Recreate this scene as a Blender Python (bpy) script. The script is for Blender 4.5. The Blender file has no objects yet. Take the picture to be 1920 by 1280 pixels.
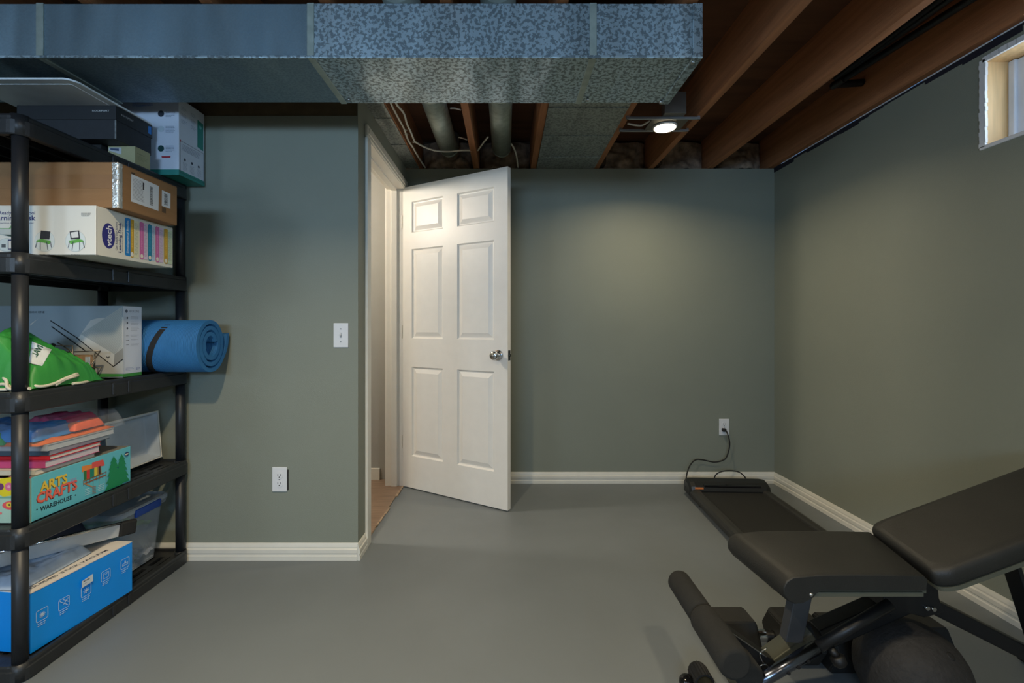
import bpy, bmesh, math, random
from mathutils import Vector, Matrix, noise
random.seed(7)
SC = bpy.context.scene
COL = SC.collection
F = 853.3333; CX, CY, EYE = 948.0, 610.0, 1.10
R = math.radians

# ---- perspective of the photograph -> metres -------------------------------
def at(px, py, D):            # the point at depth D behind a pixel
    return Vector(((px-CX)/F*D, D, EYE-(py-CY)/F*D))
def depth_side(px, X):        # depth on a wall that runs along Y at X
    return X*F/(px-CX)
def depth_flat(py, z):        # depth on a level plane
    return (EYE-z)*F/(py-CY)

# ---- materials ---------------------------------------------------------------
MATS = {}
def srgb(c):
    return tuple(((x/255)/12.92 if x/255 <= .04045 else ((x/255+.055)/1.055)**2.4) for x in c)
def mat(name, col, rough=.6, metal=0, var=.06, scale=14, bump=.0, bscale=120, alpha=1, trans=0, emit=None, estr=0, spec=.5, coat=0, stretch=(1,1,1)):
    if name in MATS: return MATS[name]
    m = bpy.data.materials.new(name); m.use_nodes = True
    nt = m.node_tree; b = nt.nodes['Principled BSDF']
    c = srgb(col)
    tc = nt.nodes.new('ShaderNodeTexCoord')
    mp = nt.nodes.new('ShaderNodeMapping'); mp.inputs['Scale'].default_value = stretch
    nt.links.new(tc.outputs['Object'], mp.inputs['Vector'])
    if var > 0:
        n = nt.nodes.new('ShaderNodeTexNoise'); n.inputs['Scale'].default_value = scale; n.inputs['Detail'].default_value = 4
        nt.links.new(mp.outputs[0], n.inputs['Vector'])
        mr = nt.nodes.new('ShaderNodeMapRange')
        mr.inputs['From Min'].default_value = .3; mr.inputs['From Max'].default_value = .7
        mr.inputs['To Min'].default_value = 1-var; mr.inputs['To Max'].default_value = 1+var
        nt.links.new(n.outputs['Fac'], mr.inputs['Value'])
        mx = nt.nodes.new('ShaderNodeMix'); mx.data_type = 'RGBA'; mx.blend_type = 'MULTIPLY'
        mx.inputs['Factor'].default_value = 1
        mx.inputs['A'].default_value = (*c, 1)
        nt.links.new(mr.outputs[0], mx.inputs['B'])
        nt.links.new(mx.outputs['Result'], b.inputs['Base Color'])
    else:
        b.inputs['Base Color'].default_value = (*c, 1)
    b.inputs['Roughness'].default_value = rough
    b.inputs['Metallic'].default_value = metal
    b.inputs['Specular IOR Level'].default_value = spec
    b.inputs['Alpha'].default_value = alpha
    b.inputs['Transmission Weight'].default_value = trans
    b.inputs['Coat Weight'].default_value = coat
    if bump > 0:
        n2 = nt.nodes.new('ShaderNodeTexNoise'); n2.inputs['Scale'].default_value = bscale; n2.inputs['Detail'].default_value = 3
        nt.links.new(mp.outputs[0], n2.inputs['Vector'])
        bp = nt.nodes.new('ShaderNodeBump'); bp.inputs['Strength'].default_value = bump; bp.inputs['Distance'].default_value = .002
        nt.links.new(n2.outputs['Fac'], bp.inputs['Height']); nt.links.new(bp.outputs[0], b.inputs['Normal'])
    if emit:
        b.inputs['Emission Color'].default_value = (*srgb(emit), 1); b.inputs['Emission Strength'].default_value = estr
    MATS[name] = m
    return m
def ink(col, rough=.5):
    return mat('ink_%02x%02x%02x' % tuple(col), col, rough, var=0)

# ---- mesh builder ------------------------------------------------------------
class MB:
    def __init__(s): s.bm = bmesh.new(); s.mi = 0
    def _new(s, verts, faces):
        vs = [s.bm.verts.new(v) for v in verts]; out = []
        for f in faces:
            try:
                fc = s.bm.faces.new([vs[i] for i in f]); fc.material_index = s.mi; out.append(fc)
            except ValueError: pass
        return vs, out
    def box(s, lo, hi, bev=0, M=None, seg=2):
        x0,y0,z0 = lo; x1,y1,z1 = hi
        v = [(x0,y0,z0),(x1,y0,z0),(x1,y1,z0),(x0,y1,z0),(x0,y0,z1),(x1,y0,z1),(x1,y1,z1),(x0,y1,z1)]
        vs, fs = s._new(v, [(3,2,1,0),(4,5,6,7),(0,1,5,4),(1,2,6,5),(2,3,7,6),(3,0,4,7)])
        if M: 
            for q in vs: q.co = M @ q.co
        if bev > 0:
            es = list({e for f in fs for e in f.edges})
            bmesh.ops.bevel(s.bm, geom=es, offset=bev, segments=seg, profile=.5, affect='EDGES', clamp_overlap=True)
        return s
    def obox(s, c, size, rot=None, bev=0):      # centred box, rotated
        M = Matrix.Translation(Vector(c)) @ (rot.to_4x4() if rot else Matrix.Identity(4))
        h = Vector(size)/2
        return s.box(-h, h, bev, M)
    def beam(s, p0, p1, w, t, bev=.002, up=(0,0,1)):   # rectangular bar; w across, t along up
        p0, p1 = Vector(p0), Vector(p1); d = (p1-p0); L = d.length; d.normalize()
        side = d.cross(Vector(up)).normalized(); u2 = side.cross(d)
        M = Matrix((( d.x, side.x, u2.x, 0),( d.y, side.y, u2.y, 0),( d.z, side.z, u2.z, 0),(0,0,0,1)))
        M = Matrix.Translation((p0+p1)/2) @ M
        return s.box((-L/2,-w/2,-t/2),(L/2,w/2,t/2), bev, M)
    def tube(s, pts, r, n=12, cap=True, closed=False):
        pts = [Vector(p) for p in pts]; rs = r if isinstance(r,(list,tuple)) else [r]*len(pts)
        rings = []; prev = None
        N = len(pts)
        for i,p in enumerate(pts):
            a = pts[i-1] if (i>0 or closed) else pts[i]; b = pts[(i+1)%N] if (i<N-1 or closed) else pts[i]
            t = (b-a).normalized()
            if prev is None:
                ref = Vector((0,0,1)) if abs(t.z) < .9 else Vector((1,0,0))
                u = t.cross(ref).normalized()
            else:
                u = (prev - t*prev.dot(t)).normalized()
            prev = u; w = t.cross(u)
            rings.append([s.bm.verts.new(p + (u*math.cos(2*math.pi*k/n)+w*math.sin(2*math.pi*k/n))*rs[i]) for k in range(n)])
        def quad(A,B):
            for k in range(n):
                f = s.bm.faces.new((A[k],B[k],B[(k+1)%n],A[(k+1)%n])); f.smooth = True; f.material_index = s.mi
        for i in range(N-1): quad(rings[i], rings[i+1])
        if closed: quad(rings[-1], rings[0])
        elif cap:
            f = s.bm.faces.new(rings[0]); f.material_index = s.mi
            f = s.bm.faces.new(rings[-1][::-1]); f.material_index = s.mi
        return s
    def cyl(s, p0, p1, r, r2=None, n=24, bev=0):
        p0, p1 = Vector(p0), Vector(p1)
        if r2 is None: r2 = r
        if bev > 0:
            d = (p1-p0).normalized()*bev
            return s.tube([p0, p0+d*.3, p0+d, p1-d, p1-d*.3, p1], [r-bev, r-bev*.3, r, r2, r2-bev*.3, r2-bev], n)
        return s.tube([p0,p1],[r,r2],n)
    def lathe(s, prof, axis0, axis, n=28):        # prof: (along axis, radius)
        a = Vector(axis).normalized(); o = Vector(axis0)
        return s.tube([o+a*x for x,_ in prof], [max(rr,1e-4) for _,rr in prof], n)
    def sphere(s, c, r, u=20, v=14, sc=(1,1,1)):
        res = bmesh.ops.create_uvsphere(s.bm, u_segments=u, v_segments=v, radius=r, matrix=Matrix.Translation(c) @ Matrix.Diagonal((*sc,1)))
        for q in res['verts']:
            for f in q.link_faces: f.smooth = True; f.material_index = s.mi
        return s
    def prism(s, poly, to3, depth, bev=0):       # polygon (2-D) -> to3(x, y, w), w 0..depth
        a = [s.bm.verts.new(to3(x,y,0)) for x,y in poly]; b = [s.bm.verts.new(to3(x,y,depth)) for x,y in poly]
        n = len(poly); fs = [s.bm.faces.new(a[::-1]), s.bm.faces.new(b)]
        for i in range(n): fs.append(s.bm.faces.new((a[i],a[(i+1)%n],b[(i+1)%n],b[i])))
        for f in fs: f.material_index = s.mi
        if bev > 0:
            es = list(fs[0].edges)+list(fs[1].edges)
            bmesh.ops.bevel(s.bm, geom=es, offset=bev, segments=2, profile=.5, affect='EDGES', clamp_overlap=True)
        return s
    def grid(s, fn, nu, nv, wrap_u=False, smooth=True):
        V = [[s.bm.verts.new(fn(i/nu, j/nv)) for j in range(nv+1)] for i in range(nu+(0 if wrap_u else 1))]
        m = len(V)
        for i in range(nu):
            for j in range(nv):
                f = s.bm.faces.new((V[i][j],V[(i+1)%m][j],V[(i+1)%m][j+1],V[i][j+1])); f.smooth = smooth; f.material_index = s.mi
        return s
    def build(s, name, mats, parent=None, smooth=False, normals=True, **props):
        if normals: bmesh.ops.recalc_face_normals(s.bm, faces=s.bm.faces[:])
        me = bpy.data.meshes.new(name); s.bm.to_mesh(me); s.bm.free()
        for m in (mats if isinstance(mats,(list,tuple)) else [mats]): me.materials.append(m)
        if smooth:
            for p in me.polygons: p.use_smooth = True
        o = bpy.data.objects.new(name, me); COL.objects.link(o)
        if parent: o.parent = parent
        for k,v in props.items(): o[k] = v
        return o

def thing(name, label, cat, loc=(0,0,0), rz=0, group=None):
    o = bpy.data.objects.new(name, None); COL.objects.link(o)
    o.location = loc; o.rotation_euler = (0,0,rz); o.empty_display_size = .05
    o['label'] = label; o['category'] = cat
    if group: o['group'] = group
    return o
def tag(o, label=None, cat=None, group=None, kind=None):
    if label: o['label'] = label
    if cat: o['category'] = cat
    if group: o['group'] = group
    if kind: o['kind'] = kind
    return o
def struct(mb, name, m, label=None, parent=None, **k):
    o = mb.build(name, m, parent, **k)
    if not parent:
        o['kind'] = 'structure'
        if label: o['label'] = label
    return o

# ---- flat print on a face ------------------------------------------------------
class Print:
    """ink shapes lying on a plane: O origin, U to the reader's right, V up"""
    def __init__(s, O, U, V, conv=None):
        s.O, s.U, s.V = Vector(O), Vector(U), Vector(V); s.N = s.U.cross(s.V); s.k = 0
        s.bm = bmesh.new(); s.mats = []; s.conv = conv or (lambda a,b:(a,b))
    def slot(s, col, rough=.5):
        m = ink(col, rough)
        if m not in s.mats: s.mats.append(m)
        s.k += 1
        return s.mats.index(m)
    def P(s, u, v): return s.O + s.U*u + s.V*v + s.N*(.0003+.00006*s.k)
    def poly(s, pts, col, raw=False):
        i = s.slot(col)
        if not raw: pts = [s.conv(*p) for p in pts]
        f = s.bm.faces.new([s.bm.verts.new(s.P(*p)) for p in pts]); f.material_index = i
        return s
    def rect(s, a, b, c, d, col):
        return s.poly([(a,b),(c,b),(c,d),(a,d)], col)
    def rrect(s, a, b, c, d, r, col):      # rounded, in face metres
        a, b = s.conv(a,b); c, d = s.conv(c,d)
        if a > c: a, c = c, a
        if b > d: b, d = d, b
        pts = []
        for (x,y,t0) in ((c-r,b+r,-90),(c-r,d-r,0),(a+r,d-r,90),(a+r,b+r,180)):
            for k in range(5):
                t = R(t0+k*22.5); pts.append((x+r*math.cos(t), y+r*math.sin(t)))
        return s.poly(pts, col, raw=True)
    def ell(s, cx, cy, rx, ry, col, n=28, raw=False, a0=0):
        if not raw: cx, cy = s.conv(cx,cy)
        return s.poly([(cx+rx*math.cos(2*math.pi*k/n+a0), cy+ry*math.sin(2*math.pi*k/n+a0)) for k in range(n)], col, raw=True)
    def line(s, p, q, w, col, raw=False):
        if not raw: p, q = s.conv(*p), s.conv(*q)
        dx, dy = q[0]-p[0], q[1]-p[1]; L = math.hypot(dx,dy) or 1; nx, ny = -dy/L*w/2, dx/L*w/2
        return s.poly([(p[0]+nx,p[1]+ny),(q[0]+nx,q[1]+ny),(q[0]-nx,q[1]-ny),(p[0]-nx,p[1]-ny)], col, raw=True)
    def ring(s, pts, w, col):              # closed outline in metres
        for i in range(len(pts)): s.line(pts[i], pts[(i+1)%len(pts)], w, col, raw=True)
        return s
    def text(s, body, x, y, size, col, width=None, rot=0, bold=0, align='LEFT', raw=False, shear=0):
        if not raw: x, y = s.conv(x,y)
        i = s.slot(col)
        cu = bpy.data.curves.new('t','FONT'); cu.body = body; cu.size = 1; cu.resolution_u = 2; cu.offset = bold; cu.shear = shear
        ob = bpy.data.objects.new('t', cu); me = bpy.data.meshes.new_from_object(ob)
        xs = [v.co.x for v in me.vertices]; ys = [v.co.y for v in me.vertices]
        if not xs: return s
        x0, w0 = min(xs), max(xs)-min(xs); sy = size/.72; sx = sy if width is None else width/w0
        off = {'LEFT':0,'CENTER':-.5*w0*sx,'RIGHT':-w0*sx}[align]
        c, d = math.cos(rot), math.sin(rot)
        vs = []
        for v in me.vertices:
            a, b = (v.co.x-x0)*sx+off, v.co.y*sy
            vs.append(s.bm.verts.new(s.P(x+a*c-b*d, y+a*d+b*c)))
        for p in me.polygons:
            try:
                f = s.bm.faces.new([vs[k] for k in p.vertices]); f.material_index = i
            except ValueError: pass
        bpy.data.objects.remove(ob); bpy.data.curves.remove(cu); bpy.data.meshes.remove(me)
        return s
    def greek(s, x, y, w, lines, gap, h, col, raw=False):     # rows of unreadably small print
        if not raw: x, y = s.conv(x,y)
        rnd = random.Random(int(abs(x*9999+y*777)))
        for k in range(lines):
            u = x; lim = x + w*(rnd.uniform(.55,1) if k == lines-1 else rnd.uniform(.85,1))
            while u < lim:
                L = min(rnd.uniform(.4,1.2)*h*4, lim-u)
                if L > h*.5: s.poly([(u,y-k*gap),(u+L,y-k*gap),(u+L,y-k*gap+h),(u,y-k*gap+h)], col, raw=True); s.k -= 1
                u += L + h*.7
        return s
    def build(s, name, parent=None):
        me = bpy.data.meshes.new(name); s.bm.to_mesh(me); s.bm.free()
        for m in s.mats: me.materials.append(m)
        o = bpy.data.objects.new(name, me); COL.objects.link(o); o.parent = parent
        return o
FRONT = ((1,0,0),(0,0,1)); SIDE = ((0,1,0),(0,0,1))
# =============================== MATERIALS ====================================
M_wall  = mat('sage_grey_paint', (134,138,125), .62, var=.025, scale=3, bump=.25, bscale=260)
M_hall  = mat('hall_grey_paint', (168,166,160), .7, var=.02, bump=.2, bscale=260)
M_white = mat('white_door_paint', (232,228,220), .38, var=.02, bump=.04, bscale=60)
M_trim  = mat('white_trim_paint', (222,219,208), .42, var=.03, bump=.05, bscale=80)
M_joist = mat('old_joist_wood', (160,106,68), .75, var=.22, scale=5, bump=.5, bscale=40, stretch=(9,.5,9))
M_joistd= mat('dark_aged_joist_wood', (104,66,44), .82, var=.28, scale=4, bump=.5, bscale=30, stretch=(6,.35,6))
M_sub   = mat('subfloor_board', (96,62,40), .9, var=.3, scale=3, stretch=(.6,4,1))
M_rim   = mat('dusty_rim_board', (70,54,42), .95, var=.4, scale=8)
M_insul = mat('dusty_insulation', (146,126,108), 1, var=.45, scale=22, bump=1, bscale=50)
M_black = mat('black_shelf_plastic', (38,40,42), .42, var=.10, scale=30, bump=.15, bscale=300)
M_rub   = mat('black_rubber', (26,26,26), .75, var=.15, scale=40, bump=.3, bscale=300)
M_foam  = mat('black_foam', (34,34,32), .9, var=.12, scale=50, bump=.5, bscale=500)
M_vinyl = mat('black_vinyl', (35,35,33), .5, var=.16, scale=9, bump=.35, bscale=420)
M_bmet  = mat('black_powdercoat', (26,27,29), .42, .3, var=.06)
M_chrome= mat('chrome', (200,200,200), .16, 1, var=.03)
M_steel = mat('brushed_steel', (160,160,158), .32, 1, var=.08, scale=40)
M_gal2  = mat('galvanised_pipe', (166,178,170), .45, .45, var=.16, scale=30)
M_cable = mat('white_cable_jacket', (205,200,188), .5, var=.05)
M_plas  = mat('white_plastic', (225,226,228), .35, var=.02)
M_dark  = mat('dark_slot', (12,12,12), .8, var=0)
M_card  = mat('brown_cardboard', (150,112,74), .8, var=.07, scale=6, bump=.2, bscale=90, stretch=(1,1,8))

def floor_mat():
    m = mat('grey_floor_paint', (113,119,122), .42, var=.045, scale=2.2, bump=.12, bscale=70, spec=.35)
    nt = m.node_tree; b = nt.nodes['Principled BSDF']
    n = nt.nodes.new('ShaderNodeTexNoise'); n.inputs['Scale'].default_value = 5; n.inputs['Detail'].default_value = 6
    mr = nt.nodes.new('ShaderNodeMapRange'); mr.inputs['To Min'].default_value = .34; mr.inputs['To Max'].default_value = .58
    tc = nt.nodes.new('ShaderNodeTexCoord'); nt.links.new(tc.outputs['Object'], n.inputs['Vector'])
    nt.links.new(n.outputs['Fac'], mr.inputs['Value']); nt.links.new(mr.outputs[0], b.inputs['Roughness'])
    return m
M_floor = floor_mat()

def galv(name, base, rough, scale=70, contrast=.5, metal=.85):
    """galvanised sheet: crystal spangles with their own brightness and gloss"""
    m = bpy.data.materials.new(name); m.use_nodes = True; nt = m.node_tree; b = nt.nodes['Principled BSDF']
    tc = nt.nodes.new('ShaderNodeTexCoord')
    nz = nt.nodes.new('ShaderNodeTexNoise'); nz.inputs['Scale'].default_value = scale; nz.inputs['Detail'].default_value = 3; nz.inputs['Roughness'].default_value = .6
    nt.links.new(tc.outputs['Object'], nz.inputs['Vector'])
    cr = nt.nodes.new('ShaderNodeValToRGB'); cr.color_ramp.interpolation = 'LINEAR'
    c = Vector(srgb(base))
    cr.color_ramp.elements[0].position = .455; cr.color_ramp.elements[0].color = (*(c*(1-contrast)), 1)
    cr.color_ramp.elements[1].position = .515; cr.color_ramp.elements[1].color = (*(c*(1+contrast*.35)), 1)
    nt.links.new(nz.outputs['Fac'], cr.inputs['Fac']); nt.links.new(cr.outputs[0], b.inputs['Base Color'])
    mr = nt.nodes.new('ShaderNodeMapRange'); mr.inputs['From Min'].default_value = .4; mr.inputs['From Max'].default_value = .6
    mr.inputs['To Min'].default_value = rough+.12; mr.inputs['To Max'].default_value = rough
    nt.links.new(nz.outputs['Fac'], mr.inputs['Value']); nt.links.new(mr.outputs[0], b.inputs['Roughness'])
    b.inputs['Metallic'].default_value = metal
    n3 = nt.nodes.new('ShaderNodeTexNoise'); n3.inputs['Scale'].default_value = 2.2
    mp = nt.nodes.new('ShaderNodeMapping'); mp.inputs['Scale'].default_value = (1.6,.5,.25)
    nt.links.new(tc.outputs['Object'], mp.inputs['Vector']); nt.links.new(mp.outputs[0], n3.inputs['Vector'])
    bp = nt.nodes.new('ShaderNodeBump'); bp.inputs['Strength'].default_value = 1; bp.inputs['Distance'].default_value = .12
    nt.links.new(n3.outputs['Fac'], bp.inputs['Height']); nt.links.new(bp.outputs[0], b.inputs['Normal'])
    MATS[name] = m
    return m
M_galv = galv('galvanised_spangle', (168,188,198), .38, 78, .52, .62)
M_galf = galv('galvanised_fine_sheet', (128,150,162), .42, 130, .12, .62)
M_galp = galv('galvanised_pan_sheet', (150,156,152), .42, 90, .3, .7)

def plank_mat():
    m = mat('wood_look_plank', (142,118,98), .5, var=.2, scale=6, stretch=(1.2,14,1))
    return m
M_plank = plank_mat()

def pine_mat():
    return mat('bare_pine', (214,178,128), .6, var=.13, scale=7, stretch=(8,8,.6))
M_pine = pine_mat()

# =============================== ROOM ========================================
XR, YB, YP, XD = 1.878, 3.18, 2.143, -.695
ZJ, ZS = 2.2, 2.43            # joist bottoms, subfloor
struct(MB().box((-2.75,-3.2,-.08),(XD-.11,YP+.11,0)).box((XD-.11,-3.2,-.08),(XR+.2,YB+.15,0)), 'floor', M_floor, 'grey painted concrete basement floor')
struct(MB().box((-2.9,YP+.11,-.08),(XD-.11,3.4,.003)).box((XD-.11,2.31,-.001),(XD-.012,3.11,.006)), 'floor_hall', M_plank, 'brown wood look plank floor in the hallway')
# chipped edge of the planks at the threshold
tb = MB(); rnd = random.Random(3); y = 2.315
while y < 3.1:
    L = rnd.uniform(.03,.12); w = rnd.uniform(.002,.014)
    tb.box((XD-.014,y,0),(XD-.012+w,min(y+L,3.105),rnd.uniform(.003,.008))); y += L+rnd.uniform(0,.02)
struct(tb, 'trim_threshold', mat('chipped_threshold_wood',(168,146,122),.8,var=.4,scale=40), 'chipped plank edge in the doorway')

struct(MB().box((-2.75,YP,0),(XD,YP+.11,2.087)), 'wall_left_back', M_wall, 'sage grey wall behind the shelving with switch and outlet')
struct(MB().box((-2.75,YP+.005,2.087),(XD-.003,YP+.10,ZJ)), 'trim_top_plate', mat('dark_plate_wood',(92,78,56),.85,var=.2), 'bare wood plate above the grey wall')  # plate wood in its own dark brown
# wall with the doorway (runs in depth)
dw = MB()
dw.box((XD-.0028,YP,2.087),(XD,YP+.11,ZJ))
dw.box((XD-.11,YP+.11,0),(XD,2.29,ZJ))
dw.box((XD-.11,2.29,2.045),(XD,3.125,ZJ))
dw.box((XD-.11,3.125,0),(XD,YB,ZJ))
struct(dw, 'wall_left', M_wall, 'short sage grey wall holding the doorway')
struct(MB().box((XD-.11,YB,0),(XR+.12,YB+.12,2.196)), 'wall_back', M_wall, 'sage grey back wall')
# right wall with the window hole
wy0, wy1, wz0, wz1 = 1.02, 1.788, 1.800, 2.142
rw = MB()
rw.box((XR,-3.2,0),(XR+.12,YB,wz0))
rw.box((XR,wy1,wz0),(XR+.12,YB,2.196)); rw.box((XR,-3.2,wz0),(XR+.12,-1.9,2.196))
rw.box((XR,-1.1,wz0),(XR+.12,wy0,2.196))
rw.box((XR,wy0,wz1),(XR+.12,wy1,2.196)); rw.box((XR,-1.9,wz1),(XR+.12,-1.1,2.196))
struct(rw, 'wall_right', M_wall, 'sage grey right wall with small high window')
struct(MB().box((-2.87,-3.2,0),(-2.75,YP+.11,1.52)).box((-2.87,-3.2,2.08),(-2.75,YP+.11,ZJ)).box((-2.87,-3.2,1.52),(-2.75,-1.9,2.08)).box((-2.87,-.7,1.52),(-2.75,YP+.11,2.08)), 'wall_far_left', M_wall)
struct(MB().box((-2.86,-1.9,1.52),(-2.76,-1.86,2.08),.003).box((-2.86,-.74,1.52),(-2.76,-.7,2.08),.003).box((-2.86,-1.86,1.52),(-2.76,-.74,1.55),.003).box((-2.86,-1.86,2.05),(-2.76,-.74,2.08),.003), 'window_4', M_plas)  # unseen window, added to brighten the upper right wall
struct(MB().box((-2.87,-3.32,0),(XR+.12,-3.2,1.52)).box((-2.87,-3.32,2.08),(XR+.12,-3.2,ZS)).box((-2.87,-3.32,1.52),(-1.65,-3.2,2.08)).box((.05,-3.32,1.52),(XR+.12,-3.2,2.08)), 'wall_front', M_wall)
wf = struct(MB().box((-1.65,-3.31,1.52),(-1.61,-3.21,2.08),.003).box((.01,-3.31,1.52),(.05,-3.21,2.08),.003).box((-1.61,-3.31,1.52),(.01,-3.21,1.55),.003).box((-1.61,-3.31,2.05),(.01,-3.21,2.08),.003), 'window_3', M_plas)
# ragged dark gap and paper edge along the top of the right wall
g = MB(); rnd = random.Random(11); y = .6
while y < 3.16:
    L = rnd.uniform(.06,.22); g.box((XR-.003,y,2.196-rnd.uniform(.006,.028)),(XR+.02,y+L,2.199)); y += L
struct(g, 'trim_gap', mat('dark_wall_gap',(22,20,34),.9,var=.1), 'ragged dark gap above the right wall')
g = MB(); y = .9
while y < 3.1:
    L = rnd.uniform(.1,.35); g.box((XR-.006,y,2.1965),(XR+.01,y+L,2.2005)); y += L+rnd.uniform(.02,.15)
struct(g, 'trim_paper_edge', M_plas, 'torn white drywall edge above the right wall')
# hall shell
struct(MB().box((-2.9,3.25,0),(XD-.11,3.37,ZS)).box((-2.95,YP+.11,0),(-2.87,3.4,ZS)), 'wall_hall', M_hall, 'warm grey hallway wall')
struct(MB().box((-2.9,YP+.11,2.3),(XD-.11,3.4,2.36)), 'ceiling_hall', M_hall, 'hallway ceiling')
struct(MB().box((-2.87,3.236,0),(XD-.2,3.25,.085),.003), 'baseboard_hall', M_trim, 'white hallway baseboard')

def baseboard(name, p0, p1, inward, h=.078, t=.014):
    p0, p1, n = Vector(p0), Vector(p1), Vector(inward)
    prof = [(0,0),(t,0),(t,.020),(t*.80,.024),(t*.80,.030),(t*.95,.034),(t*.95,.050),(t*.62,.056),(t*.62,.062),(t*.40,h-.006),(t*.22,h),(0,h)]
    mb = MB(); a = [mb.bm.verts.new(p0+n*x+Vector((0,0,z))) for x,z in prof]; b = [mb.bm.verts.new(p1+n*x+Vector((0,0,z))) for x,z in prof]
    k = len(prof)
    for i in range(k): mb.bm.faces.new((a[i],a[(i+1)%k],b[(i+1)%k],b[i]))
    mb.bm.faces.new(a); mb.bm.faces.new(b[::-1])
    return struct(mb, name, M_trim, 'white ribbed baseboard')
baseboard('baseboard_back', (XD,YB,0), (XR,YB,0), (0,-1,0))
baseboard('baseboard_right', (XR,YB-.014,0), (XR,-3.2,0), (-1,0,0))
baseboard('baseboard_left_back', (-2.75,YP,0), (XD-.001,YP,0), (0,-1,0))
baseboard('baseboard_left', (XD,YP-.012,0), (XD,2.246,0), (1,0,0))
baseboard('baseboard_far_left', (-2.75,-3.2,0), (-2.75,YP-.014,0), (1,0,0))

# ---- ceiling: subfloor, joists, rim -------------------------------------------
ceil = struct(MB().box((-2.87,-3.3,ZS),(XR+.2,3.4,ZS+.03)), 'ceiling', M_sub, 'underside of the floor boards between joists')
for i,x in enumerate([-2.65,-2.245,-1.84,-1.43,-1.02,-.615,-.205,.195,.635,1.02,1.435,1.852]):
    y1 = 3.30 if x > -.8 else 3.20
    m = M_joist
    struct(MB().box((x-.019,-3.2,ZJ),(x+.019,y1,ZS),.0015), 'joist', m, parent=ceil)
struct(MB().box((-.8,3.30,2.19),(XR+.12,3.34,ZS)), 'trim_rim', M_rim, 'dusty rim board at the end of the joists')
# blocking boards under the subfloor seen above the duct
bl = MB()
for x0,x1 in ((.654,1.0),(1.04,1.416),(1.454,1.83)):
    bl.box((x0,3.15,ZJ+.02),(x0+(x1-x0)*.12,3.29,ZS-.01))
struct(bl, 'trim_blocking', M_rim, 'dark blocking at the joist ends')
# insulation in the bays
def insul(x0,x1,seed,deep=.14,zt=.2):
    mb = MB()
    def fn(u,v):
        x = x0+(x1-x0)*u; z = 2.205+zt*v
        e = math.sin(math.pi*min(max(u,0),1))**.5
        n = noise.noise(Vector((x*9+seed,z*9,seed)))*.5+noise.noise(Vector((x*24,z*24,seed*3)))*.3
        return (x, 3.285-deep*e*(.55+n)*(1-.55*v), z)
    mb.grid(fn,22,16)
    return mb
for k,(x0,x1) in enumerate(((-.594,-.226),(-.184,.174),(.656,1.0),(1.04,1.415),(1.455,1.832))):
    tag(insul(x0,x1,k*3.7).build('insulation_batt', M_insul), ['dusty grey insulation at the wall end of the bay with the bent white cable','dusty insulation between the middle joist and the wide sheet metal panel','dusty insulation behind the small round ceiling light','dusty insulation in the joist bay next to the ceiling light','dusty insulation in the joist bay nearest the right wall'][k], 'insulation', 'insulation stuffed in the joist bays')

# ---- doorway trim ---------------------------------------------------------------
c = MB()
for (a,b) in (((2.245,0),(2.305,2.095)),):
    c.box((XD,a[0],0),(XD+.015,b[0],2.035),.004)
c.box((XD,2.245,2.035),(XD+.015,3.165,2.095),.004)
c.box((XD+.002,3.105,0),(XD+.013,3.165,2.035),.004)
c.box((XD+.013,2.262,2.052),(XD+.019,3.15,2.080),.002)
struct(c, 'trim_casing', M_trim, 'white casing around the doorway')
c = MB()
c.box((XD-.118,2.29,0),(XD+.006,2.306,2.045),.001); c.box((XD-.118,3.108,.004),(XD-.006,3.124,2.045),.001)
c.box((XD-.118,2.29,2.030),(XD+.006,3.124,2.046),.001)
c.box((XD-.085,2.306,2.018),(XD-.045,3.108,2.031),.002); c.box((XD-.085,3.096,.004),(XD-.045,3.109,2.03),.002)
c.box((XD-.13,3.112,0),(XD-.115,3.175,2.09),.003)
struct(c, 'trim_jamb', M_white, 'white door jamb and stop')

# ---- door -----------------------------------------------------------------------
H0 = Vector((-.700,3.102,.008)); H1 = Vector((.012,2.682,.008))
du = (H1-H0); W = du.length; ang = math.atan2(du.y,du.x)
door = MB(); T = .035; HD = 2.03
us = [(.080,.345),(.460,.735)]; vs = [(.215,.815),(1.005,1.605),(1.715,1.925)]
us = [(a*W/.83,b*W/.83) for a,b in us]
def doorface(mb, y, sgn):
    # flat rails/stiles around recessed and raised panels
    xs = [0,us[0][0],us[0][1],us[1][0],us[1][1],W]; zs = [0,vs[0][0],vs[0][1],vs[1][0],vs[1][1],vs[2][0],vs[2][1],HD]
    for i in range(5):
        for j in range(7):
            x0,x1,z0,z1 = xs[i],xs[i+1],zs[j],zs[j+1]
            if i in (1,3) and j in (1,3,5):
                steps = [(0,0),(.008,.010),(.014,.0105),(.040,.0015),(.0405,.0010)]
                prev = None
                for (ins,dep) in steps:
                    ring = [mb.bm.verts.new((x0+ins if q in (0,3) else x1-ins, y+sgn*dep, z0+ins if q in (0,1) else z1-ins)) for q in range(4)]
                    if prev:
                        for q in range(4): mb.bm.faces.new((prev[q],prev[(q+1)%4],ring[(q+1)%4],ring[q]))
                    prev = ring
                mb.bm.faces.new(prev)
            else:
                mb.bm.faces.new([mb.bm.verts.new(p) for p in ((x0,y,z0),(x1,y,z0),(x1,y,z1),(x0,y,z1))])
doorface(door, 0, 1); doorface(door, T, -1)
for a,b,c_,d in (((0,0,0),(0,T,0),(0,T,HD),(0,0,HD)),((W,0,0),(W,T,0),(W,T,HD),(W,0,HD)),((0,0,0),(W,0,0),(W,T,0),(0,T,0)),((0,0,HD),(W,0,HD),(W,T,HD),(0,T,HD))):
    door.bm.faces.new([door.bm.verts.new(p) for p in (a,b,c_,d)])
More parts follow.
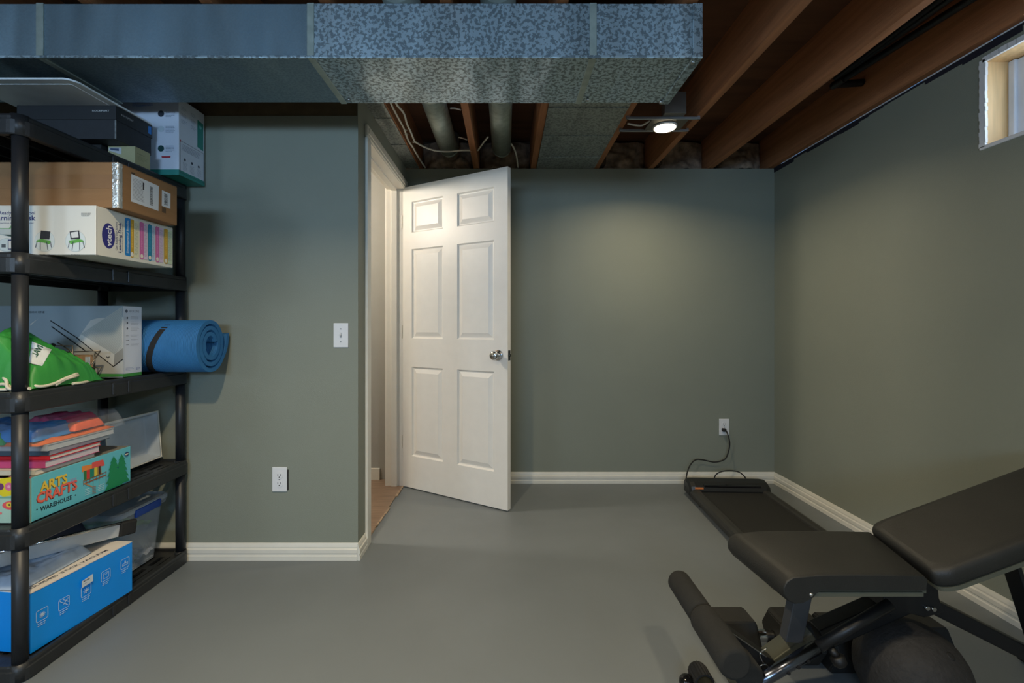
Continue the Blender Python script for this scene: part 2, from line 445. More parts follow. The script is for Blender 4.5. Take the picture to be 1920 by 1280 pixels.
bmesh.ops.remove_doubles(door.bm, verts=door.bm.verts[:], dist=.0002)
dob = struct(door, 'door_1', M_white, 'open white six panel door with round chrome knob')
dob.location = H0; dob.rotation_euler = (0,0,ang)
for sg,y0 in ((-1,0),(1,T)):
    kb = MB(); prof = [(0,.033),(.003,.033),(.008,.029),(.010,.014),(.026,.012),(.030,.019),(.036,.0255),(.046,.0275),(.056,.026),(.062,.020),(.063,.012)]
    kb.lathe(prof,(W-.066,y0,.915),(0,sg,0))
    kn = kb.build('door_knob', M_chrome, dob, smooth=True); kn['label'] = 'round chrome knob'
    if sg < 0:
        MB().lathe([(0,.010),(.002,.010),(.0022,.006),(.004,.005)],(W-.066,y0-.063,.915),(0,-1,0)).build('keyhole', M_steel, kn)
MB().box((W,.006,.885),(W+.0015,T-.006,.945)).cyl((W,T/2,.915),(W+.009,T/2,.915),.008).build('latch_plate', mat('dark_brass',(74,78,76),.35,.8), dob)
for z in (.30,1.05,1.80):
    MB().box((-.0025,.003,z-.045),(-.0005,T-.002,z+.045)).cyl((-.006,T+.004,z-.045),(-.006,T+.004,z+.045),.005,n=10).box((-.030,.0,z-.045),(-.006,.0025,z+.045)).build('hinge', mat('painted_hinge',(214,208,192),.4,.2), dob)

# ---- window (basement) -----------------------------------------------------------
def window(n, y0, y1):
    fr = MB(); z0, z1 = wz0, wz1
    # pine buck lining the hole
    fr.box((XR+.004,y1-.004,z0),(XR+.215,y1+.03,z1+.02),.002)
    fr.box((XR+.004,y0-.03,z0),(XR+.215,y0+.006,z1+.02),.002)
    fr.box((XR+.004,y0,z1-.010),(XR+.215,y1,z1+.02),.002)
    w = struct(fr, 'window_%d'%n, M_pine, 'small high basement window with bare pine lining')
    s = MB().box((XR-.004,y0-.014,z0-.010),(XR+.215,y1+.014,z0+.006),.003)
    s.build('window_sill', M_plas, w)
    p = MB()
    rr = random.Random(n)
    for k in range(22):
        z = z0+(z1-z0)*k/22; p.box((XR-.004,y1-.008-rr.uniform(0,.003),z),(XR+.006,y1+.012+rr.uniform(0,.004),z+(z1-z0)/21))
    for k in range(26):
        y = y0+(y1-y0)*k/26; p.box((XR-.004,y,z1-.010),(XR+.006,y+(y1-y0)/25,z1+.008+rr.uniform(0,.005)))
    p.build('plaster_edge', M_plas, w)
    f = MB(); x0, x1 = XR+.10, XR+.165
    for (a,b,c_,d) in ((y1-.075,z0,y1-.006,z1-.012),(y0+.006,z0,y0+.075,z1-.012),(y0+.07,z1-.055,y1-.07,z1-.012),(y0+.07,z0,y1-.07,z0+.045),((y0+y1)/2-.02,z0,(y0+y1)/2+.02,z1-.012)):
        f.box((x0,a,b),(x1,c_,d),.006)
    f.box((x0-.012,y1-.03,z0),(x1,y1-.006,z1-.012),.004)
    f.build('window_frame', mat('white_vinyl_frame',(215,222,232),.4,var=.05), w)
    MB().box((XR+.130,y0+.06,z0+.03),(XR+.135,y1-.06,z1-.04)).build('pane', mat('window_glass',(225,235,240),.03,alpha=.10,var=0), w)
    return w
window(1, wy0, wy1)
window(2, -1.9, -1.1)
# window well outside: corrugated steel and ground
wl = MB()
def well(u,v):
    a = math.pi*(u-.5); return (XR+.2+.42*math.cos(a)+.012*math.sin(v*60), 1.41+.55*math.sin(a), 1.55+v*.72)
wl.grid(well,24,60)
tag(wl.build('window_well', mat('grey_window_well',(176,184,192),.5,.2)), 'pale corrugated window well outside the small high window', 'window well')
# =============================== DUCTS, PIPES, CABLES ========================
struct(MB().box((-2.87,YP+.04,ZJ),(XD-.03,YP+.09,ZS)), 'trim_bay_closure', M_rim)  # closure added to stop hall light leaking over the wall
DX, DY0, DY1, DZ0, DZ1 = .667, 1.551, 1.866, 2.014, 2.196
t = thing('air_duct','long rectangular galvanised air duct hanging under the joists','air duct',(0,0,0))
d = MB()
d.box((-2.6,DY0,DZ0),(-1.585,DY1,DZ1),.0015); d.box((-1.58,DY0,DZ0),(-.663,DY1,DZ1),.0015)
d.build('duct_section', M_galf, t)
MB().box((-.660,DY0-.002,DZ0-.002),(.298,DY1+.002,DZ1),.0015).build('duct_section', M_galv, t)
MB().box((.302,DY0-.001,DZ0-.001),(DX-.03,DY1+.001,DZ1),.0015).build('duct_section', M_galv, t)
MB().box((DX-.031,DY0-.006,DZ0-.006),(DX+.003,DY1+.006,DZ1),.003).build('duct_end_cap', M_galv, t)
for x in (-1.5825,-.6615,.300):
    MB().box((x-.014,DY0-.0045,DZ0-.0045),(x+.010,DY1+.0045,DZ1+.001),.0012).build('drive_seam', M_gal2, t)
s = MB()
s.box((-2.6,DY0-.005,DZ0-.004),(-.66,DY0+.004,DZ0+.004),.001); s.box((-.66,DY0-.006,DZ0-.005),(DX-.03,DY0+.004,DZ0+.004),.001)
s.build('folded_edge', M_galv, t)
for (x,y) in ((-.63,1.83),(.33,1.83),(.63,1.85),(.645,1.57)): MB().cyl((x,y,DZ0-.012),(x,y,DZ0),.006,n=8).build('screw', M_steel, t)

# sheet-metal pans closing joist bays
def pan(name, x0, x1, y0, y1, label, ys):
    mb = MB(); mb.box((x0,y0,ZJ-.006),(x1,y1,ZJ-.002))
    for y in ys: mb.box((x0,y,ZJ-.010),(x1,y+.012,ZJ-.004),.001)
    o = mb.build(name, M_galp); tag(o,label,'sheet metal panel')
    return o
pan('sheet_metal_panel', .215,.618,1.87,3.17,'wide sheet metal panel closing the joist bay beside the small ceiling light',(2.28,2.62,2.95))
pan('sheet_metal_panel', XD+.002,-.602,1.87,3.17,'narrow rusty sheet metal panel above the doorway casing',(2.4,2.75))

for xc,lab in ((-.385,'round galvanised pipe left of the middle joist'),(-.028,'round galvanised pipe right of the middle joist')):
    t = thing('round_duct', lab, 'duct pipe', (xc,0,0), group=None)
    MB().tube([(0,1.6,2.30),(0,2.30,2.30)],.066,28).tube([(0,2.30,2.30),(0,2.32,2.30),(0,2.34,2.30)],[.066,.069,.066],28).build('pipe_section', M_gal2, t)
    MB().tube([(0,2.33,2.30),(0,3.06,2.30)],.064,28).build('pipe_section', M_gal2, t)
    MB().tube([(0,3.06,2.30),(0,3.10,2.31),(0,3.13,2.34),(0,3.14,2.41)],.064,28).build('elbow', M_gal2, t)

def cz(px,py,z=2.205): return at(px,py,depth_flat(py,z))
def cable(label, pts, r=.0055):
    o = MB().tube(smooth(pts,5), r, 8).build('electric_cable', M_cable); tag(o,label,'cable','white electric cables between the joists')
    return o
def smooth(pts, k=6):
    pts = [Vector(p) for p in pts]; out = []
    for i in range(len(pts)-1):
        p0 = pts[max(i-1,0)]; p1 = pts[i]; p2 = pts[i+1]; p3 = pts[min(i+2,len(pts)-1)]
        for j in range(k):
            t = j/k
            out.append(.5*((2*p1)+(-p0+p2)*t+(2*p0-5*p1+4*p2-p3)*t*t+(-p0+3*p1-3*p2+p3)*t**3))
    out.append(pts[-1]); return out
cable('white cable running straight along the joist nearest the doorway',[cz(728,175),cz(732,192),cz(745,218),cz(757,240),cz(765,262),cz(774,276),cz(783,292),cz(790,303),cz(797,314)])
cable('white cable that bends across below the first round pipe',[cz(738,180),cz(744,196),cz(757,212),cz(763,232),cz(770,247),cz(776,262),cz(779,266),cz(795,275),cz(815,282),cz(840,284),cz(865,282),cz(884,282)])
cable('short white cable slanting between middle joist and second pipe',[cz(896,282),cz(903,272),cz(909,264),cz(915,257)],.0045)
cable('short white cable drooping beside the second round pipe',[cz(959,270),cz(965,281),cz(969,296),cz(971,314)],.005)
cable('tiny white cable end high between first pipe and middle joist',[cz(844,203,2.26),cz(853,203,2.26),cz(864,206,2.26)],.004)
cable('tiny white cable end low between first pipe and middle joist',[cz(860,257,2.24),cz(868,259,2.24),cz(876,262,2.24)],.004)
for (px,py),lb in zip(((760,244),(762,252),(776,266)),('upper white staple holding both cables on the joist nearest the doorway','white staple just below the upper one, holding the straight cable','lowest white staple, where the long cable bends away')):
    tag(MB().sphere(cz(px,py,2.2085),.008,8,6,(1.4,.6,.8)).build('cable_staple', M_cable), lb, 'cable staple', 'cable staples on the joist')

# recessed light between joists
t = thing('recessed_ceiling_light','lit round recessed light on a metal plate hung between two joists','ceiling light',(.87,2.47,2.19))
MB().box((-.098,-.085,-.004),(.098,.085,.004),.001).build('mounting_plate', mat('dull_plate',(96,92,84),.5,.6), t)
MB().lathe([(0,.064),(.006,.064),(.009,.058)],(0,.015,-.004),(0,0,-1)).build('trim_ring', M_plas, t, smooth=False)
MB().lathe([(0,.056),(.002,.056)],(0,.015,-.0135),(0,0,-1)).build('lens', mat('lit_lens',(255,244,220),.5,var=0,emit=(255,236,200),estr=14), t)
MB().box((-.050,-.125,.004),(.062,-.075,.115),.002).build('junction_box', mat('grey_junction_box',(120,116,110),.45,.6), t)
for k,(y,x0,x1) in enumerate(((-.080,-.235,.150),(.070,-.235,.150))):
    b = MB(); b.box((x0,y-.006,-.008),(x1,y+.006,.004),.001); b.box((x0-.001,y-.004,-.008),(x0+.012,y+.004,.026)); b.box((x1-.012,y-.004,-.008),(x1,y+.004,.026))
    b.build('hanger_bar', mat('zinc_bar',(150,156,162),.35,.6), t)
MB().tube(smooth([(-.21,-.01,.0),(-.16,.0,-.004),(-.13,-.005,-.006),(-.10,-.03,.004),(-.07,-.045,.01)]),.005,8).build('wire', M_cable, t)

# black conduits near the right wall
t = thing('black_pipe_run','black pipes running along the joist side near the right wall','pipe',(0,0,0))
for pts,r in (([(1.630,-3.1,2.335),(1.645,2.27,2.335)],.013),([(1.70,-3.1,2.335),(1.685,1.6,2.335),(1.665,2.27,2.34)],.012),([(1.765,-3.1,2.32),(1.765,1.5,2.32),(1.68,2.28,2.325)],.016)):
    MB().tube(pts,r,14).build('pipe', M_bmet, t)
MB().tube(smooth([(1.68,2.26,2.325),(1.672,2.30,2.322),(1.676,2.325,2.325),(1.70,2.335,2.335),(1.75,2.335,2.34),(1.83,2.335,2.345)]),.018,14).build('pipe_elbow', M_bmet, t)

# =============================== WALL PLATES ==================================
def plate(t, w=.070, h=.115):
    MB().box((-w/2,-.006,-h/2),(w/2,0,h/2),.0025).build('cover_plate', M_plas, t)
def outlet(x,y,z,label,gap=0):
    t = thing('wall_outlet',label,'outlet',(x,y,z)); plate(t)
    if gap: MB().box((.034,-.0015,-.052),(.040,.0,.045)).build('box_gap', M_dark, t)
    for k in (-1,1):
        f = MB(); f.cyl((0,-.0085,k*.0195),(0,-.006,k*.0195),.0172,n=24); rec = f.build('receptacle', M_plas, t)
        s = MB()
        for sx in (-.0063,.0063): s.box((sx-.0012,-.0092,k*.0195-.001),(sx+.0012,-.0084,k*.0195+.007))
        s.cyl((0,-.0092,k*.0195-.0075),(0,-.0084,k*.0195-.0075),.0026,n=10); s.build('slot', M_dark, rec)
    MB().cyl((0,-.0078,0),(0,-.006,0),.003,n=10).build('screw', M_steel, t)
    return t
outlet(-1.062,YP,.377,'white duplex outlet low on the wall beside the shelving, dark gap at its edge',1)
outlet(1.525,YB,.392,'white duplex outlet on the back wall with a black plug in it')
t = thing('light_switch','white toggle light switch on the grey wall near the doorway','light switch',(-.774,YP,1.054)); plate(t)
MB().box((-.005,-.0075,-.012),(.005,-.0055,.012),.0005).build('switch_frame', mat('grey_plastic',(180,182,184),.4), t)
MB().obox((0,-.012,.003),(.0065,.014,.009),Matrix.Rotation(R(25),3,'X'),.001).build('toggle', M_plas, t)
for z in (-.030,.030): MB().cyl((0,-.0072,z),(0,-.006,z),.0028,n=10).build('screw', M_steel, t)

# =============================== SHELVING ====================================
SX0, SX1, SY0, SY1 = -1.893, -1.478, 1.384, 2.138
SH = [.058,.476,.895,1.324,1.748]
t = thing('shelving_unit','tall black plastic five shelf storage rack loaded with boxes','shelf',(0,0,0))
def rr(x0,y0,x1,y1,r,n=6):
    pts = []
    for (cx,cy,a0) in ((x1-r,y0+r,-90),(x1-r,y1-r,0),(x0+r,y1-r,90),(x0+r,y0+r,180)):
        for k in range(n+1):
            a = R(a0+90*k/n); pts.append((cx+r*math.cos(a), cy+r*math.sin(a)))
    return pts
def shelf(z, bottom=False):
    mb = MB(); h = .064 if not bottom else z-.001
    lv = [(0.004,-h),(0,-h+.004),(0,-.018),(.0035,-.015),(.0035,-.006),(.006,0),(.016,0),(.018,-.010),(.018,-h)]
    rings = []
    for ins,dz in lv:
        rings.append([mb.bm.verts.new((x,y,z+dz)) for x,y in rr(SX0+ins,SY0+ins,SX1-ins,SY1-ins,.042-ins*.8)])
    for a,b in zip(rings,rings[1:]+rings[:1]):
        for i in range(len(a)): mb.bm.faces.new((a[i],a[(i+1)%len(a)],b[(i+1)%len(a)],b[i]))
    # slotted deck
    zt = z-.008; ix0, ix1, iy0, iy1 = SX0+.016, SX1-.016, SY0+.016, SY1-.016
    nx, ny = 9, 5
    for i in range(nx+1):
        x = ix0+(ix1-ix0)*i/nx; w = .011 if 0 < i < nx else .026
        mb.box((max(x-w,ix0),iy0,zt-.012),(min(x+w,ix1),iy1,zt),.001)
    for j in range(ny+1):
        y = iy0+(iy1-iy0)*j/ny; w = .013 if 0 < j < ny else .055
        mb.box((ix0,max(y-w,iy0),zt-.0125),(ix1,min(y+w,iy1),zt-.0004),.001)
    for i in range(1,4):
        x = ix0+(ix1-ix0)*i/4; mb.box((x-.004,iy0,zt-.04),(x+.004,iy1,zt-.012))
    # clips on the rim
    for y in ((SY0+SY1)/2-.045,(SY0+SY1)/2+.025):
        mb.box((SX1-.003,y-.006,z-h+.008),(SX1+.004,y+.006,z-.012),.002)
    return mb.build('shelf', M_black, t)
decks = [shelf(z, i==0) for i,z in enumerate(SH)]
PX = ((-1.506,1.412),(-1.506,2.108),(-1.865,1.412),(-1.865,2.108))
for x,y in PX:
    mb = MB()
    for a,b in zip([.04]+SH[1:-1],SH[1:]):
        a2 = a+(.0 if a > .05 else 0)
        n = 36; rad = []
        rings = []
        for z in (a-.003,b-.062):
            rings.append([mb.bm.verts.new((x+(.0192-(.0010 if k%9 < 1 else 0))*math.cos(2*math.pi*k/n), y+(.0192-(.0010 if k%9 < 1 else 0))*math.sin(2*math.pi*k/n), z)) for k in range(n)])
        for k in range(n):
            f = mb.bm.faces.new((rings[0][k],rings[0][(k+1)%n],rings[1][(k+1)%n],rings[1][k])); f.smooth = True
        mb.bm.faces.new(rings[0]); mb.bm.faces.new(rings[1][::-1])
    mb.build('post', mat('black_post_plastic',(34,36,40),.45,var=.06,scale=20), t)
for x,y in PX:
    for z in SH:
        MB().cyl((x,y,z-.064 if z > .1 else .004),(x,y,z+.001),.0235,n=28).build('corner_collar', M_black, t)

# ---- cartons --------------------------------------------------------------------
def carton(name, label, cat, x, y, z, w, d, h, m, bev=.0015, yaw=0, flaps=True, group=None):
    """x = right edge, y = front edge, z = bottom; local origin there"""
    t = thing(name, label, cat, (x,y,z), yaw, group)
    mb = MB(); mb.box((-w,0,0),(0,d,h),bev)
    if flaps:
        mb.box((-w+.001,.001,h),(-.001,d/2-.0015,h+.0015)); mb.box((-w+.001,d/2+.0015,h),(-.001,d-.001,h+.0015))
    mb.build('carton', m, t)
    return t
def fconv(Y, z0, X0):       # pixel -> (u,v) on a front face; u measured from right edge X0
    return lambda px,py: ((px-CX)/F*Y-X0, EYE-(py-CY)/F*Y-z0)
def sconv(X, z0, Y0):
    def f(px,py):
        D = X*F/(px-CX); return (D-Y0, EYE-(py-CY)/F*D-z0)
    return f

# learning desk box
X,Y,Z = -1.345,1.494,1.332
t = carton('learning_desk_box','white learning desk toy box lying under the long brown carton','box',X,Y,Z,.60,.345,.1605,mat('white_carton',(226,224,214),.55,var=.03,scale=5))
c = fconv(Y,Z,X); p = Print((0,0,0),*FRONT,conv=c); navy=(52,54,110)
p.text('Get Ready For School',66,402,.0115,navy,width=.150,align='RIGHT',bold=.01)
p.text('Learning Desk',67,413,.017,navy,width=.150,align='RIGHT',bold=.02)
p.text('Interactive Learning Center',64,419,.004,navy,width=.13,align='RIGHT')
for cx,chalk in ((84,1),(142,0)):
    p.ell(cx,452,.0335,.0345,(184,196,196)); p.ell(cx,452,.0325,.0335,(214,222,220))
    q = c(cx,452)
    def o(dx,dy): return (q[0]+dx*.00175,q[1]-dy*.00175)
    s_ = 1 if chalk else -1
    p.poly([o(-7*s_,-20),o(11*s_,-18),o(9*s_,-3),o(-9*s_,-4)],(44,42,46),raw=True)
    if not chalk: p.poly([o(5,-18),o(-9,-16),o(-7,-6),o(6,-7)],(222,222,218),raw=True)
    p.poly([o(-14*s_,-2),o(-6*s_,-4),o(12*s_,-1),o(9*s_,6),o(-2*s_,3),o(-16*s_,1)],(96,168,70),raw=True)
    for a,b in ((-14,-17),(-8,-8),(4,6),(11,13)): p.line(o(a*s_,1),o(b*s_,12 if a in (-14,11) else 16),.0024,(60,64,80),raw=True)
p.text('Chalkboard',84,479,.005,(60,60,60),align='CENTER',bold=.01); p.text('Art Station',142,479,.005,(60,60,60),align='CENTER',bold=.01)
p.greek(153,400,.032,3,.0042,.0014,(120,120,116))
p.poly([(-30,428),(25,428),(25,440),(-30,438)],(196,202,196)); p.poly([(-30,428),(18,428),(25,418),(25,421),(20,430)],(120,170,120))
p.poly([(5,440),(25,440),(25,444),(18,443)],(60,80,70))
p.ell(14,459,.030,.022,(170,182,180)); p.ell(14,459,.029,.021,(206,216,214)); p.rect(16,449,34,468,(60,70,110)); p.rect(17.5,452,34,466,(222,222,216)); p.rect(4,458,12,464,(90,96,100))
p.line((182,391),(182,480),.001,(120,104,84))
p.build('front_print',t)
c = sconv(X,Z,Y); p = Print((0,0,0),*SIDE,conv=c)
e = c(203.5,441); p.ell(e[0],e[1]-.002,.0255,.043,(50,50,128),raw=True)
p.text('vtech',e[0]+.011,e[1]-.037,.021,(236,236,240),width=.070,rot=R(90),raw=True,bold=.02)
p.text('Get Ready For School',.083,.028,.0085,navy,width=.098,rot=R(90),raw=True)
p.text('Learning Desk',.098,.022,.012,navy,width=.106,rot=R(90),raw=True,bold=.02)
p.text('Interactive Learning Center',.105,.028,.004,navy,width=.095,rot=R(90),raw=True)
p.rrect(235,0,246,0,.0,(0,0,0)) if False else None
p.poly([(.113,.020),(.117,.016),(.137,.016),(.137,.150),(.117,.150),(.113,.146)],(34,128,200),raw=True)
p.text('Developmental Benefits',.129,.026,.009,(230,240,246),width=.115,rot=R(90),raw=True)
cols = [((.137,.152),(200,158,52),(226,224,190)),((.178,.197),(206,112,170),(222,200,226)),((.2165,.2346),(36,134,170),(190,210,236)),((.253,.272),(206,112,170),(222,200,226)),((.2965,.316),(206,162,50),(206,222,190))]
nxt = [.174,.214,.249,.292,.338]
for ((a,b),cc,bg_),n_ in zip(cols,nxt):
    p.poly([(b-.002,.014),(n_,.014),(n_,.148),(b-.002,.148)],bg_,raw=True)
    p.poly([(a,.020),(a+.004,.012),(b-.004,.012),(b,.020),(b,.148),(a+.004,.150),(a,.144)],cc,raw=True)
    p.ell((a+b)/2,.024,.0065,.008,(236,232,216),raw=True)
    p.greek((a+b)/2-.003,.13,.006,22,.004,.0015,tuple(min(255,q+60) for q in cc),raw=True)
    p.greek(b+.002,.138,n_-b-.004,26,.0045,.0014,(150,150,150),raw=True)
p.build('side_print',t)

# brown carton
X,Y,Z = -1.303,1.530,1.4955
t = carton('shipping_carton','long brown shipping carton with white barcode labels on the white toy box','carton',X,Y,Z,.66,.276,.152,M_card,.003)
c = sconv(X,Z,Y); p = Print((0,0,0),*SIDE,conv=c)
W_ = (214,220,226)
p.rect(0,0,0,0,W_) if False else None
p.poly([(.052,.036),(.178,.034),(.180,.128),(.054,.132)],W_,raw=True)
p.poly([(.194,.058),(.238,.057),(.239,.116),(.195,.118)],W_,raw=True)
rb = random.Random(2)
v = .046
while v < .116:
    h_ = rb.uniform(.0008,.003); p.poly([(.137,v),(.150,v),(.150,v+h_),(.137,v+h_)],(30,30,34),raw=True); p.k -= 1; v += h_+rb.uniform(.0008,.0022)
v = .066
while v < .108:
    h_ = rb.uniform(.0008,.003); p.poly([(.206,v),(.224,v),(.224,v+h_),(.206,v+h_)],(30,30,34),raw=True); p.k -= 1; v += h_+rb.uniform(.0008,.0022)
p.greek(.062,.120,.050,16,.0048,.0013,(110,112,120),raw=True)
p.poly([(.104,.092),(.110,.092),(.110,.118),(.104,.118)],(60,60,64),raw=True)
p.poly([(.195,.034),(.215,.034),(.215,.054),(.195,.054)],(96,76,54),raw=True)
p.poly([(.054,.133),(.070,.133),(.070,.139),(.054,.139)],(70,58,46),raw=True)
p.build('shipping_label',t)
tp = MB()
def tape(u,v):
    a = -.018+.034*u; n = noise.noise(Vector((u*9,v*22,3)))*.0025
    return ((a if a < 0 else .0012)+ (0 if a<0 else abs(n)), (-.0012-abs(n) if a < 0 else a), .152*v)
tp.grid(tape,8,40)
tp.build('packing_tape', mat('shiny_clear_tape',(206,208,204),.16,.55,bump=.6,bscale=180,var=.3), t)
tp = MB().box((-.66,-.001,.066),(-.02,-.0004,.112)); tp.build('front_tape', mat('brown_tape',(142,104,66),.5,var=.08), t)

# shoebox, tan box, low box, white lid and the tall white box on the top shelf
Z5 = 1.748
t = carton('tan_carton','small tan carton under the black shoebox at the rack corner','box',-1.484,1.822,Z5,.108,.078,.068,mat('tan_carton_board',(176,172,132),.7),.001)
p = Print((0,0,0),*FRONT); p.poly([(-.104,.052),(-.054,.036),(-.054,.064),(-.104,.064)],(196,202,208),raw=True); p.poly([(-.098,.055),(-.064,.050),(-.064,.060),(-.098,.061)],(60,80,110),raw=True); p.build('sticker',t)
p = Print((0,0,0),*SIDE); p.greek(.012,.045,.055,1,.005,.0016,(100,96,70),raw=True); p.greek(.012,.036,.055,4,.005,.0012,(140,136,104),raw=True); p.build('side_print',t)
t = carton('flat_box','flat black box wedged under the black shoebox','box',-1.60,1.80,Z5,.27,.13,.066,mat('matt_black_board',(24,26,28),.7),.001)
t = carton('shoebox','black shoebox with small white lettering near the top of the rack','shoebox',-1.503,1.754,1.8185,.375,.176,.116,mat('black_shoebox_board',(44,47,52),.6,var=.1,scale=40),.001,flaps=False)
MB().box((-.378,-.003,.074),(.003,.179,.128),.001).build('lid', mat('black_lid_board',(38,41,45),.55,var=.08), t)
MB().box((-.003,-.0005,0),(.0008,.003,.128)).build('worn_edge', mat('worn_grey_edge',(130,134,134),.6,var=.4,scale=60), t)
p = Print((0,-.003,0),*FRONT); p.text('ROCKPORT',-.021,.104,.0062,(206,208,208),width=.066,align='RIGHT',raw=True,bold=.015); p.build('front_lettering',t)
p = Print((.003,0,0),*SIDE); p.text('ROCKPORT',.022,.1,.0075,(190,192,192),width=.058,raw=True,bold=.01)
p.poly([(.156,.088),(.172,.088),(.172,.122),(.156,.118)],(46,130,214),raw=True); p.build('side_lettering',t)
t = thing('storage_bin_lid','pale grey storage lid lying on the black shoebox near the duct','lid',(-1.495,1.568,1.9475))
lb = MB()
o1 = rr(-.405,0,0,.38,.035); 
for (ins,z0,z1) in ((.0,.0,.006),(.012,.005,.010)):
    pts = rr(-.405+ins,ins,-ins,.38-ins,.035)
    a = [lb.bm.verts.new((x,y,z0)) for x,y in pts]; b = [lb.bm.verts.new((x,y,z1)) for x,y in pts]
    n = len(pts); lb.bm.faces.new(a); lb.bm.faces.new(b[::-1])
    for i in range(n): lb.bm.faces.new((a[i],a[(i+1)%n],b[(i+1)%n],b[i]))
lb.build('lid_body', mat('pale_lid_plastic',(236,242,246),.45), t)
fr = MB().box((-.375,.03,-.0015),(-.03,.35,.0)); fr.build('lid_underside_rib', mat('pale_lid_plastic',(236,242,246),.45), t)
t = carton('appliance_box','tall white and teal appliance box on the top shelf corner','box',-1.412,1.966,Z5+.004,.27,.168,.335,mat('cool_white_carton',(214,222,236),.45,var=.02),.0015,flaps=False)
teal=(52,140,132)
MB().box((-.27,-.0006,0),(.0006,.168,.022)).box((-.271,-.001,-.0006),(.001,.169,.0)).build('teal_base_band', mat('teal_print',teal,.45,var=.03), t)
p = Print((0,-.0008,0),*FRONT)
for v,cc in ((.262,(40,48,60)),(.196,(190,206,216)),(.112,(24,70,70))):
    p.ell(-.076,v,.0135,.0135,cc); p.greek(-.056,v+.010,.042,5,.006,.0016,(120,136,160),raw=True)
p.text('NEW',-.076,.107,.006,(200,220,220),align='CENTER',raw=True) if False else None
p.poly([(-.072,.072),(-.036,.072),(-.034,.079),(-.074,.079)],(170,40,60),raw=True)
p.line((-.20,.29),(-.12,.30),.001,(90,150,230),raw=True); p.greek(-.20,.315,.09,5,.006,.0016,(90,130,210),raw=True)
p.build('front_print',t)
p = Print((.0008,0,0),*SIDE)
for i in range(2):
    for k in range(3): p.greek(.014+i*.060,.300-k*.028,.035,3,.006,.0016,(130,146,170),raw=True)
p.poly([(.118,.165),(.158,.160),(.158,.285),(.118,.290)],teal,raw=True)
p.ell(.138,.262,.008,.008,(120,190,190),raw=True)
p.ring([(.008,.012),(.160,.012),(.160,.150),(.008,.150)],.0012,(60,66,90))
p.poly([(.006,.156),(.014,.150),(.006,.144)],(180,40,60),raw=True)
for k in range(3): p.ell(.036+k*.045,.076,.005,.006,(50,56,76),raw=True); p.greek(.024+k*.045,.060,.030,6,.006,.0012,(130,140,160),raw=True)
p.greek(.020,.138,.125,5,.006,.0014,(110,120,150),raw=True)
p.build('side_print',t)
# ---- game console box on the middle shelf ---------------------------------------
Z3 = .895
X,Y = -1.508,1.792
t = carton('console_box','grey game console box standing behind the green bag','box',X,Y,Z3,.50,.094,.2825,mat('grey_console_board',(150,160,166),.4,var=.02),.001,flaps=False)
c = fconv(Y,Z3,X); p = Print((0,0,0),*FRONT,conv=c)
p.poly([(0,700),(232,700),(232,640),(200,596),(160,630),(120,660),(60,690),(0,690)],(188,188,182))
p.poly([(57,607),(72,597),(57,611)],(206,196,184))
p.poly([(149,630),(170,600),(185,596),(232,594),(232,640),(190,668)],(196,192,186))
p.poly([(151,626),(229,575),(229,612),(229,643),(215,665)],(176,178,174))      # lid of the console
cx0,cy0 = 154,628
for k in range(26):                                                              # vent lines
    a = k/26; p.line((153+62*a,627+37*a),(min(229,153+62*a+78-0*a),max(576,627+37*a-51+0*a) if 153+62*a+78 <= 229 else 627+37*a-51*(229-153-62*a)/78),.0011,(150,152,148)); p.k -= 1
p.poly([(146,634),(153,627),(215,664),(213,686)],(206,204,196))
p.poly([(213,686),(215,664),(231,652),(231,672)],(150,148,142))
p.line((140,630),(213,687),.0035,(24,24,26)); p.line((213,687),(231,673),.0035,(24,24,26))
p.line((95,601),(149,636),.0040,(24,24,26)); p.line((97,612),(160,657),.0044,(24,24,26))
p.ell(203,669,.0058,.0048,(40,40,40)); p.ell(203,668,.0035,.003,(210,210,206))
p.poly([(0,697),(232,701),(232,705.5),(0,712)],(70,150,70))
p.text('XBOX ONE',84,587,.0085,(70,74,78),width=.066,align='RIGHT')
p.greek(92,690,.06,2,.005,.0014,(120,120,116))
p.build('front_print',t)
p = Print((0,0,0),*SIDE)
p.poly([(.001,.001),(.093,.001),(.093,.281),(.001,.281)],(214,220,230),raw=True)
p.poly([(.001,.001),(.093,.001),(.093,.014),(.001,.014)],(70,150,70),raw=True)
p.ell(.018,.262,.006,.007,(90,96,110),raw=True); p.text('XBOX ONE',.028,.258,.0095,(120,126,140),width=.052,raw=True)
for v in (.235,.215,.193): p.ell(.022,v,.0035,.0045,(90,94,104),raw=True); p.greek(.040,v+.004,.040,3,.006,.0014,(150,156,166),raw=True)
for v in (.163,.145,.127): p.greek(.016,v,.014,1,.004,.002,(110,110,120),raw=True); p.greek(.040,v+.003,.040,2,.005,.0012,(160,164,172),raw=True)
p.greek(.014,.035,.04,3,.005,.0013,(140,150,190),raw=True); p.greek(.064,.030,.022,2,.005,.002,(60,80,150),raw=True)
p.build('side_print',t)

# ---- rolled exercise mat -----------------------------------------------------------
t = thing('exercise_mat','rolled blue foam exercise mat sticking out past the shelf','exercise mat',(-1.29,1.995,Z3))
M_mat = mat('blue_ribbed_foam',(42,112,170),.7,var=.06,scale=20)
nt = M_mat.node_tree; b_ = nt.nodes['Principled BSDF']; tc = nt.nodes.new('ShaderNodeTexCoord'); wv = nt.nodes.new('ShaderNodeTexWave'); wv.bands_direction = 'X'; wv.inputs['Scale'].default_value = 52
wv.inputs['Distortion'].default_value = .3
bp = nt.nodes.new('ShaderNodeBump'); bp.inputs['Strength'].default_value = .5; bp.inputs['Distance'].default_value = .004
nt.links.new(tc.outputs['Object'],wv.inputs['Vector']); nt.links.new(wv.outputs['Fac'],bp.inputs['Height']); nt.links.new(bp.outputs[0],b_.inputs['Normal'])
